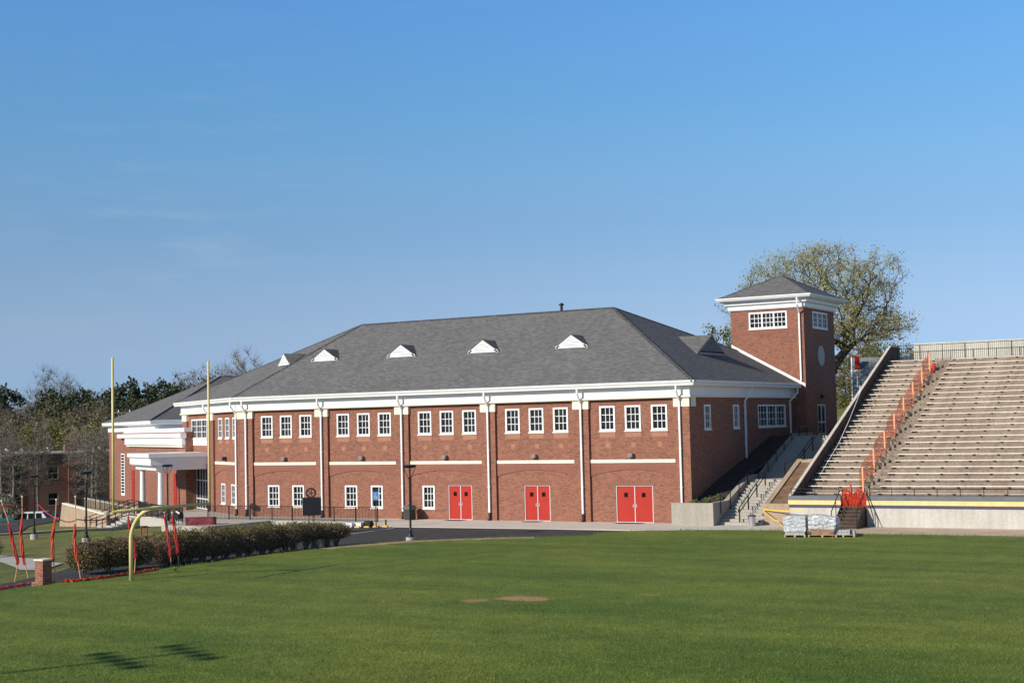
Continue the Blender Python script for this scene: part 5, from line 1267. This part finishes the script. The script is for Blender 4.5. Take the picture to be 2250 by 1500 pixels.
wood = [('pine', -172.9, 92.5, 14.5, 'dark pine at the left picture edge above the brown trees'), ('bare', -178.4, 100.9, 15.3, BARE), ('pine', -164.3, 91.9, 13.2, PINE), ('bigbare', -175.7, 108, 19.5, 'tallest broad bare grey tree on the left above the pines'),
 ('pine', -157.2, 90.2, 13.6, PINE), ('pine', -151.3, 87.8, 14.3, PINE), ('pine', -148.3, 87.3, 13.3, PINE), ('bare', -179.2, 117.7, 15.9, BARE), ('pine', -147.3, 90.3, 12.5, PINE), ('pine', -144.1, 89.8, 13.3, PINE),
 ('pine', -137.7, 86.5, 14.7, 'dark pine directly right of the left goalpost upright'), ('pine', -138.9, 90.4, 14.5, PINE), ('pine', -138.4, 93, 14.8, PINE), ('pine', -134.4, 91.9, 14.2, PINE), ('pine', -136.6, 96.5, 14.1, PINE),
 ('olive', -141.8, 104.8, 16.6, OLV), ('olive', -141.3, 107.4, 17.6, 'tall brownish budding tree left of the right goalpost upright'), ('bare', -152.6, 121.5, 19.7, BARE), ('green', -144, 117.4, 17.6, 'light green tree peeping over the far roof ridge'), ('bare', -147.6, 124.6, 18.9, BARE), ('bare', -144.8, 123.9, 18.1, BARE),
 ('bigbare', -130.9, 111, 20.8, 'bare grey tree standing alone above the hall roof slope'), ('bare', -151.9, 76, 12, BARE), ('bare', -145.4, 74.1, 11.1, BARE), ('green', -126.8, 61.8, 9.6, 'yellow green tree in front of the wood behind the dormitory roof'), ('olive', -135.2, 68.4, 11.5, OLV), ('olive', -118.7, 60.8, 10.4, OLV), ('olive', -120.5, 65.4, 11.1, OLV),
 ('bare', -115.4, 62.7, 9.6, BARE), ('olive', -121.9, 76.3, 11.1, OLV), ('olive', -128, 56, 9.5, OLV), ('olive', -140, 66, 10.8, OLV), ('olive', -150, 70, 11, OLV), ('olive', -158, 78, 12, OLV), ('pine', -168, 84, 12, PINE), ('olive', -130, 74, 12, OLV), ('pine', -128, 79, 12.2, PINE), ('olive', -160, 68, 10.5, OLV), ('olive', -124, 86, 13, OLV), ('pine', -130, 100, 13.5, PINE), ('olive', -133, 112, 15, OLV)]
for q in wood: plant(q[0], q[1], q[2], q[3], q[4])
# bare trees in front of the dormitory
for x, y, zt, lb in ((-108, 38, 8.6, 'brown bare tree at far left in front of the dormitory'), (-105.5, 41.5, 9.0, 'bare tree left of the dormitory chimney'), (-96, 41.5, 8.4, 'bare tree before the dormitory, nearest the goalpost upright'), (-93.8, 38.5, 7.0, 'small bare tree behind the second lamp post')):
    plant('bare', x, y, zt, lb, wide=1.15)
for x, y, zt, lb in ((-17.8, 50.0, 16.4, 'pale green tree showing left of the tower'), (-15.3, 80.6, 14.2, 'yellow green tree in the gap between tower and house'), (-12.2, 79.5, 15.4, 'green tree directly behind the red chimney of the house'), (-9.5, 86, 15.0, 'green tree behind the top left end of the stand')):
    plant('green', x, y, zt, lb, base=min(5.0, h(x, y)), wide=0.95)
for kd, x, y, zt, b_, w_d, lb in (('olive', -14.2, 76, 11.5, 2.5, 1.3, 'low brownish tree in the gap right of the tower'), ('olive', -16.5, 91.4, 16.6, 3.0, 1.3, 'brownish tree high behind the house chimney and oak limbs'), ('green', -14.8, 93.5, 16.4, 3.0, 1.2, 'yellow green tree behind the middle of the grey house roof'),
                                 ('olive', -14.0, 98.3, 16.3, 3.0, 1.3, 'brownish tree behind the top left corner of the stand'), ('green', -12.6, 71.0, 9.8, 1.0, 1.1, 'low yellow green tree left of the house verge')):
    plant(kd, x, y, zt, lb, base=b_, wide=w_d)

# grey roofed house behind the stand
hs = thing('grey_house', (-4, 64, 7.0), 'house with pale grey roof and red chimney half hidden by the stand', 'house')
hv = np.array([math.cos(R(16.5)), math.sin(R(16.5)), 0.0]); HF = Frame((-10.0, 66.4, 0), hv, (hv[1], -hv[0], 0))
MB().fb(HF, 0.4, 15, 3.5, 8.0, -5.6, 5.6).build('wall', M['white_fence'], hs)
hm = plain('grey_metal_roof', (0.20, 0.225, 0.225), 0.6, 0.08, 2)
MB().prism([HF.p(0, 12.45, 0), HF.p(0, 7.75, 6.4), HF.p(0, 7.6, 6.4), HF.p(0, 12.25, 0), HF.p(0, 7.6, -6.4), HF.p(0, 7.75, -6.4)], hv*16).build('roof', hm, hs)
MB().prism([HF.p(-0.12, 12.53, 0), HF.p(-0.12, 7.83, 6.45), HF.p(-0.12, 7.5, 6.45), HF.p(-0.12, 12.2, 0)], hv*0.13).build('verge_board', M['white'], hs)
MB().fb(HF, 0.28, 0.80, 9.5, 12.6, 1.4, 1.9).build('chimney', M['red_door'], hs)
MB().fb(HF, 0.22, 0.86, 11.0, 11.12, 1.85, 2.0).build('chimney_flashing', M['white'], hs)
MB().tube([HF.p(0.5, 10.75, 2.35), HF.p(0.5, 9.35, 4.25), HF.p(0.75, 9.3, 4.35)], 0.05, 6).build('conduit', M['white'], hs)

# brick dormitory behind the trees at the left
bd_ = thing('brick_dormitory', (-108, 45, -4), 'long dark red brick dormitory behind bare trees at the left', 'building')
al = np.array([0.53, 0.848, 0]); nl_ = np.array([0.848, -0.53, 0]); DF = Frame((-101.9, 56.0, 0), -al, nl_)
dh = []
for u in (0.6, 5.2, 9.8, 14.4, 19.0, 23.6):
    for v in (-2.7, 0.6): dh.append((u+1.2, u+2.5, v, v+1.7))
w_ = MB(); w_.wall(DF, -6, 30, -6, 3.9, 0, dh, 0.15); w_.fb(DF, -6, 30, -6, 3.85, -12, -0.4); w_.build('wall', M['brick_old'], bd_)
MB().fb(DF, -6.3, 30.3, 3.9, 4.12, -12.3, 0.3).build('roof_edge', M['planter_edge'], bd_)
for (a, b, c, d) in dh:
    f = MB(); f.fb(DF, a, b, c, c+0.12, -0.12, 0.03).fb(DF, a, b, d-0.1, d, -0.12, -0.02).fb(DF, a, b, (c+d)/2-0.05, (c+d)/2+0.05, -0.11, -0.03).fb(DF, a, a+0.09, c+0.12, d-0.1, -0.12, -0.02).fb(DF, b-0.09, b, c+0.12, d-0.1, -0.12, -0.02)
    o = f.build('window', M['old_frame'], bd_); MB().fb(DF, a, b, c, d, -0.16, -0.125).build('pane', M['glass'], o)
for u in (0.2, 9.3, 18.5, 27.5): MB().fb(DF, u-0.5, u+0.5, -6, 3.88, 0.0, 0.35).build('pier', M['brick_old'], bd_)
MB().fb(DF, 8.4, 9.6, 4.12, 5.0, -4.5, -3.3).build('chimney', M['brick_old'], bd_)
for u in (3.0, 5.5, 12.0, 15.2, 17.0):
    p = DF.p(u, 4.12, -1.2); MB().lathe(tuple(p), [(0.12, 0), (0.12, 0.3), (0.34, 0.36), (0.30, 0.58), (0.0, 0.66)], 12).build('roof_vent', M['white'], bd_)
up2 = thing('utility_pole', (-87.8, 38.35, -4), 'wooden utility pole with crossarm showing above the far roof slope', 'utility pole')
MB().tube([(-87.8, 38.35, -4), (-87.8, 38.35, 8.75)], [0.16, 0.11], 8).build('pole', M['bark_pale'], up2)
MB().tube([np.array([-87.8, 38.35, 8.70])-view_r*1.25, np.array([-87.8, 38.35, 8.70])+view_r*1.25], 0.09, 4).build('crossarm', M['bark_pale'], up2)
for s_ in (-0.6, 0.6): MB().tube([np.array([-87.8, 38.35, 8.0]), np.array([-87.8, 38.35, 8.65])+view_r*s_], 0.05, 4).build('brace', M['bark_pale'], up2)
for s_ in (-1.1, -0.4, 0.9):
    p = np.array([-87.8, 38.35, 8.75])+view_r*s_; MB().lathe(tuple(p), [(0.06, 0), (0.08, 0.12), (0.04, 0.25), (0.0, 0.27)], 8).build('insulator', M['white'], up2)

# shrubs and hedges
def shrub(name, loc, blobs, nleaf, size, mats, label, stems=8, sh=0.8, cat='shrub', group=None, seed=1, green_top=None):
    rnd = random.Random(seed); t = thing(name, loc, label, cat, group); L = np.array(loc, float)
    sb = MB()
    for (c, r) in blobs:
        c = np.array(c, float)
        for _ in range(stems):
            a = rnd.uniform(0, 6.28); b = L+np.array([c[0]+rnd.uniform(-.15, .15), c[1]+rnd.uniform(-.15, .15), -0.05]); e = L+c+np.array([math.cos(a)*r[0]*0.6, math.sin(a)*r[1]*0.6, rnd.uniform(0, r[2]*0.7)])
            m = (b+e)/2+unit(rnd)*0.08; m[2] = b[2]+(e[2]-b[2])*0.55
            sb.tube([b, m, e], [0.022, 0.016, 0.008], 4, False); twigs(sb, rnd, e, 3, 0.3, 0.006)
    o = sb.build('stems', M['twig'], t); o['kind'] = 'stuff'
    fb_ = MB()
    for (c, r) in blobs:
        for _ in range(nleaf):
            v = unit(rnd)*rnd.random()**0.28; v[2] = max(v[2], -0.75); p = L+np.array(c)+v*np.array(r)*rnd.uniform(0.9, 1.12)
            fb_.cur = (1 if len(mats) > 1 and (rnd.random() < (0.75 if v[2] > 0.45 else 0.12 if green_top else 0.5)) else 0)
            leaves(fb_, rnd, p, 1, 0.02, size)
    o = fb_.build('foliage', [M[m] for m in mats], t); o['kind'] = 'stuff'
    return t
hp = [(-12.7-1.7*k/15, -19.0-11.3*k/15) for k in range(16)]
bl_ = []
for i, (x, y) in enumerate(hp):
    hh = np.interp(i, [0, 2, 6, 14], [1.22, 1.38, 1.55, 1.68])*(1+0.03*math.sin(i*2.3)); lo_ = min(1, max(0, (i-3)/3)); jz = 0.03*math.sin(i*3.7); bl_.append(((x+13.5+0.08*math.sin(i*2.9), y+24, hh*(0.64-0.12*lo_)+jz), (0.85+0.08*math.sin(i*1.7), 0.85, hh*(0.37+0.12*lo_))))
shrub('hedge', (-13.5, -24.0, -0.02), bl_, 2900, 0.055, ['hedge_brown', 'hedge_leaf'], 'long clipped hedge, brown below and green on top, along the pitch', 22, cat='hedge', seed=5, green_top=True)
bl_ = [((0.1, 1.3, 0.82), (0.95, 1.0, 0.75)), ((-0.1, 0.0, 0.84), (1.0, 1.0, 0.74)), ((-0.35, -1.1, 0.80), (0.95, 0.9, 0.72))]
shrub('hedge_bush', (-14.5, -33.6, -0.02), bl_, 6000, 0.06, ['hedge_leaf', 'hedge_brown'], 'broad dark green bush left of the goalpost foot', 9, cat='bush', seed=6)
for k, (x, y, zt) in enumerate(((-140, 64, 9.6), (-152, 74, 10.8), (-138, 80, 11.6), (-148, 84, 12.2), (-160, 88, 12.4), (-128, 72, 10.6), (-132, 104, 14.6), (-138, 116, 16.0), (-168, 78, 11.6), (-176, 86, 12.0))):
    plant('olive', x, y, zt, OLV, wide=1.25, seed=k)
for k, (x, y, zt) in enumerate(((-143, 70, 10.8), (-122, 82, 12.8), (-126, 92, 13.8), (-117, 70, 10.2), (-133, 76, 11.6), (-124, 75, 11.0))):
    plant('pine', x, y, zt, PINE, wide=1.2, seed=k)
for x, y, zt, lb in ((-114.5, 55.5, 9.3, 'yellow green tree rising over the dormitory chimney'), (-121.5, 57.0, 9.8, 'pale green tree left of the dormitory chimney')): plant('green', x, y, zt, lb, wide=1.1)
for x, y, zt, lb in ((-99.5, 45.5, 7.6, 'bare brown tree against the middle of the dormitory wall'), (-91.5, 41.0, 7.4, 'bare brown tree right of second lamp post before the dormitory'), (-104, 36.5, 6.6, 'low bare tree at the left end of the dormitory')): plant('bare', x, y, zt, lb, wide=1.3)
shrub('twiggy_bush', (-31.4, -26.6, -0.5), [((0, 0, 0.6), (0.8, 0.8, 0.6))], 900, 0.07, ['hedge_brown', 'olive_leaf'], 'small brown twiggy bush at left edge by the footpath', 14, cat='bush', seed=7)
shrub('blossom_shrub', (-87.6, 21.4, -3.3), [((0, 0, 2.4), (1.3, 1.2, 1.2)), ((0.9, 0.7, 1.6), (0.9, 0.9, 0.9)), ((-1.2, -0.7, 2.8), (1.2, 1.1, 1.2))], 2400, 0.09, ['blossom', 'olive_leaf'], 'pale blossoming shrub at the left edge beyond the road', 8, cat='shrub', seed=8)
for k, (x, y, z, lb) in enumerate(((0.35, -0.3, 1.22, 'low green plant in the shaded bed nearest the facade corner'), (0.9, 0.2, 1.3, 'low green plant in the middle of the shaded bed'), (1.25, 1.3, 1.45, 'low green plant in the bed beside the stair wall'))):
    shrub('bed_plant', (x, y, z), [((0, 0, 0.14), (0.28, 0.28, 0.16))], 160, 0.06, ['grass_blade'], lb, 3, cat='plant', seed=30+k, group='green plants in the bed')

# rough tufts on the edge of the pitch, and weeds
def tufts(name, spots, hmin, hmax, wd, mat, seed):
    rnd = random.Random(seed); mb = MB()
    for (x, y, z, n, sp) in spots:
        for _ in range(n):
            px, py = x+rnd.gauss(0, sp), y+rnd.gauss(0, sp); H = rnd.uniform(hmin, hmax); a = rnd.uniform(0, 6.28); l = rnd.uniform(-0.5, 0.5)*H; l2 = rnd.uniform(-0.5, 0.5)*H
            c, s_ = math.cos(a)*wd/2, math.sin(a)*wd/2
            mb.poly([(px-c, py-s_, z-0.01), (px+c, py+s_, z-0.01), (px+l, py+l2, z+H)])
    return tag(mb.build(name, M[mat]), None, None, kind='stuff')
rnd = random.Random(77); sp = []
full = jitter_line(EDGE, 0.16, 0.12, 8)
for (x, y) in full:
    if y < -45 or x > 26: continue
    n = 9 if y > -20 else 6
    if rnd.random() < 0.85: sp.append((x+rnd.uniform(-.1, .1), y-rnd.uniform(-.12, .35), 0.07, n, 0.13))
tufts('edge_grass', sp, 0.05, 0.17, 0.025, 'grass_blade', 3)

def turf_blades(n, seed):
    g = np.random.default_rng(seed)
    cam = np.array([35.08, -80.97]); view = R(30.45)
    # thicker where it lies close; spread over the whole near pitch
    d = 1/np.sqrt(g.uniform(1/78.0**2, 1/27.0**2, n)); a = view+g.uniform(-R(24), R(24), n)
    x = cam[0]-np.sin(a)*d; y = cam[1]+np.cos(a)*d
    ex = np.array([p[0] for p in EDGE[:11]]); ey = np.array([p[1] for p in EDGE[:11]])
    left = np.interp(y, ey, ex); top = np.interp(x, [-1.6, 0.9, 4.4, 7.2, 12.3, 80], [-8.5, -6.6, -5.3, -5.0, -6.0, -5.9])
    ok = (x > left+0.1) & ((y < -10.6) | ((x > -1.4) & (y < top-0.15)))
    for (px, py, sx, sy) in ((9.15, -36.6, 1.1, 0.7), (7.85, -37.7, 0.5, 0.5)):
        ok &= ~((((x-px)/sx)**2+((y-py)/sy)**2 < 0.8) & (g.random(n) < 0.85))
    x, y = x[ok], y[ok]; m = len(x)
    H = g.uniform(0.02, 0.055, m); w = g.uniform(0.006, 0.012, m); q = g.uniform(0, 2*PI, m); lx = g.normal(0, 0.5, m)*H; ly = g.normal(0, 0.5, m)*H
    v = np.empty((m, 3, 3)); c, s_ = np.cos(q)*w, np.sin(q)*w
    v[:, 0] = np.stack([x-c, y-s_, np.full(m, 0.098)], 1); v[:, 1] = np.stack([x+c, y+s_, np.full(m, 0.098)], 1); v[:, 2] = np.stack([x+lx, y+ly, 0.1+H], 1)
    me = bpy.data.meshes.new('turf_grass'); me.vertices.add(m*3); me.vertices.foreach_set('co', v.ravel())
    me.loops.add(m*3); me.loops.foreach_set('vertex_index', np.arange(m*3)); me.polygons.add(m); me.polygons.foreach_set('loop_start', np.arange(m)*3)
    me.update(calc_edges=True)
    k = NT('turf_blade'); vec = k.coord(); geo = k.n('ShaderNodeNewGeometry')
    col = k.ramp(geo.outputs['Random Per Island'], [(0.0, (0.105, 0.165, 0.024)), (0.5, (0.150, 0.212, 0.036)), (0.9, (0.205, 0.265, 0.052)), (1.0, (0.32, 0.31, 0.12))])
    mid = k.noise(vec, 0.9, 5, 0.65); big = k.noise(vec, 0.10, 4, 0.55); stp = k.noise(k.scaled(vec, (0.05, 0.42, 1)), 1.0, 3, 0.5)
    col = k.mix(0.75, col, k.ramp(mid, [(0.3, (0.72, 0.76, 0.70)), (0.72, (1.24, 1.2, 1.25))]), 'MULTIPLY')
    col = k.mix(0.75, col, k.ramp(big, [(0.32, (0.74, 0.86, 0.78)), (0.68, (1.28, 1.12, 1.1))]), 'MULTIPLY')
    col = k.mix(0.7, col, k.ramp(stp, [(0.35, (0.86, 0.90, 0.86)), (0.65, (1.42, 1.28, 1.2))]), 'MULTIPLY')
    k.l(col, k.b.inputs['Base Color']); k.b.inputs['Roughness'].default_value = 0.7; k.b.inputs['Specular IOR Level'].default_value = 0.25
    tr = k.n('ShaderNodeBsdfTranslucent'); k.l(col, tr.inputs[0]); mx = k.n('ShaderNodeMixShader'); mx.inputs[0].default_value = 0.3
    k.l(k.b.outputs[0], mx.inputs[1]); k.l(tr.outputs[0], mx.inputs[2]); k.l(mx.outputs[0], k.t.nodes['Material Output'].inputs[0])
    me.materials.append(k.m); o = bpy.data.objects.new('turf_grass', me); C.objects.link(o); tag(o, None, None, kind='stuff')
turf_blades(420000, 5)
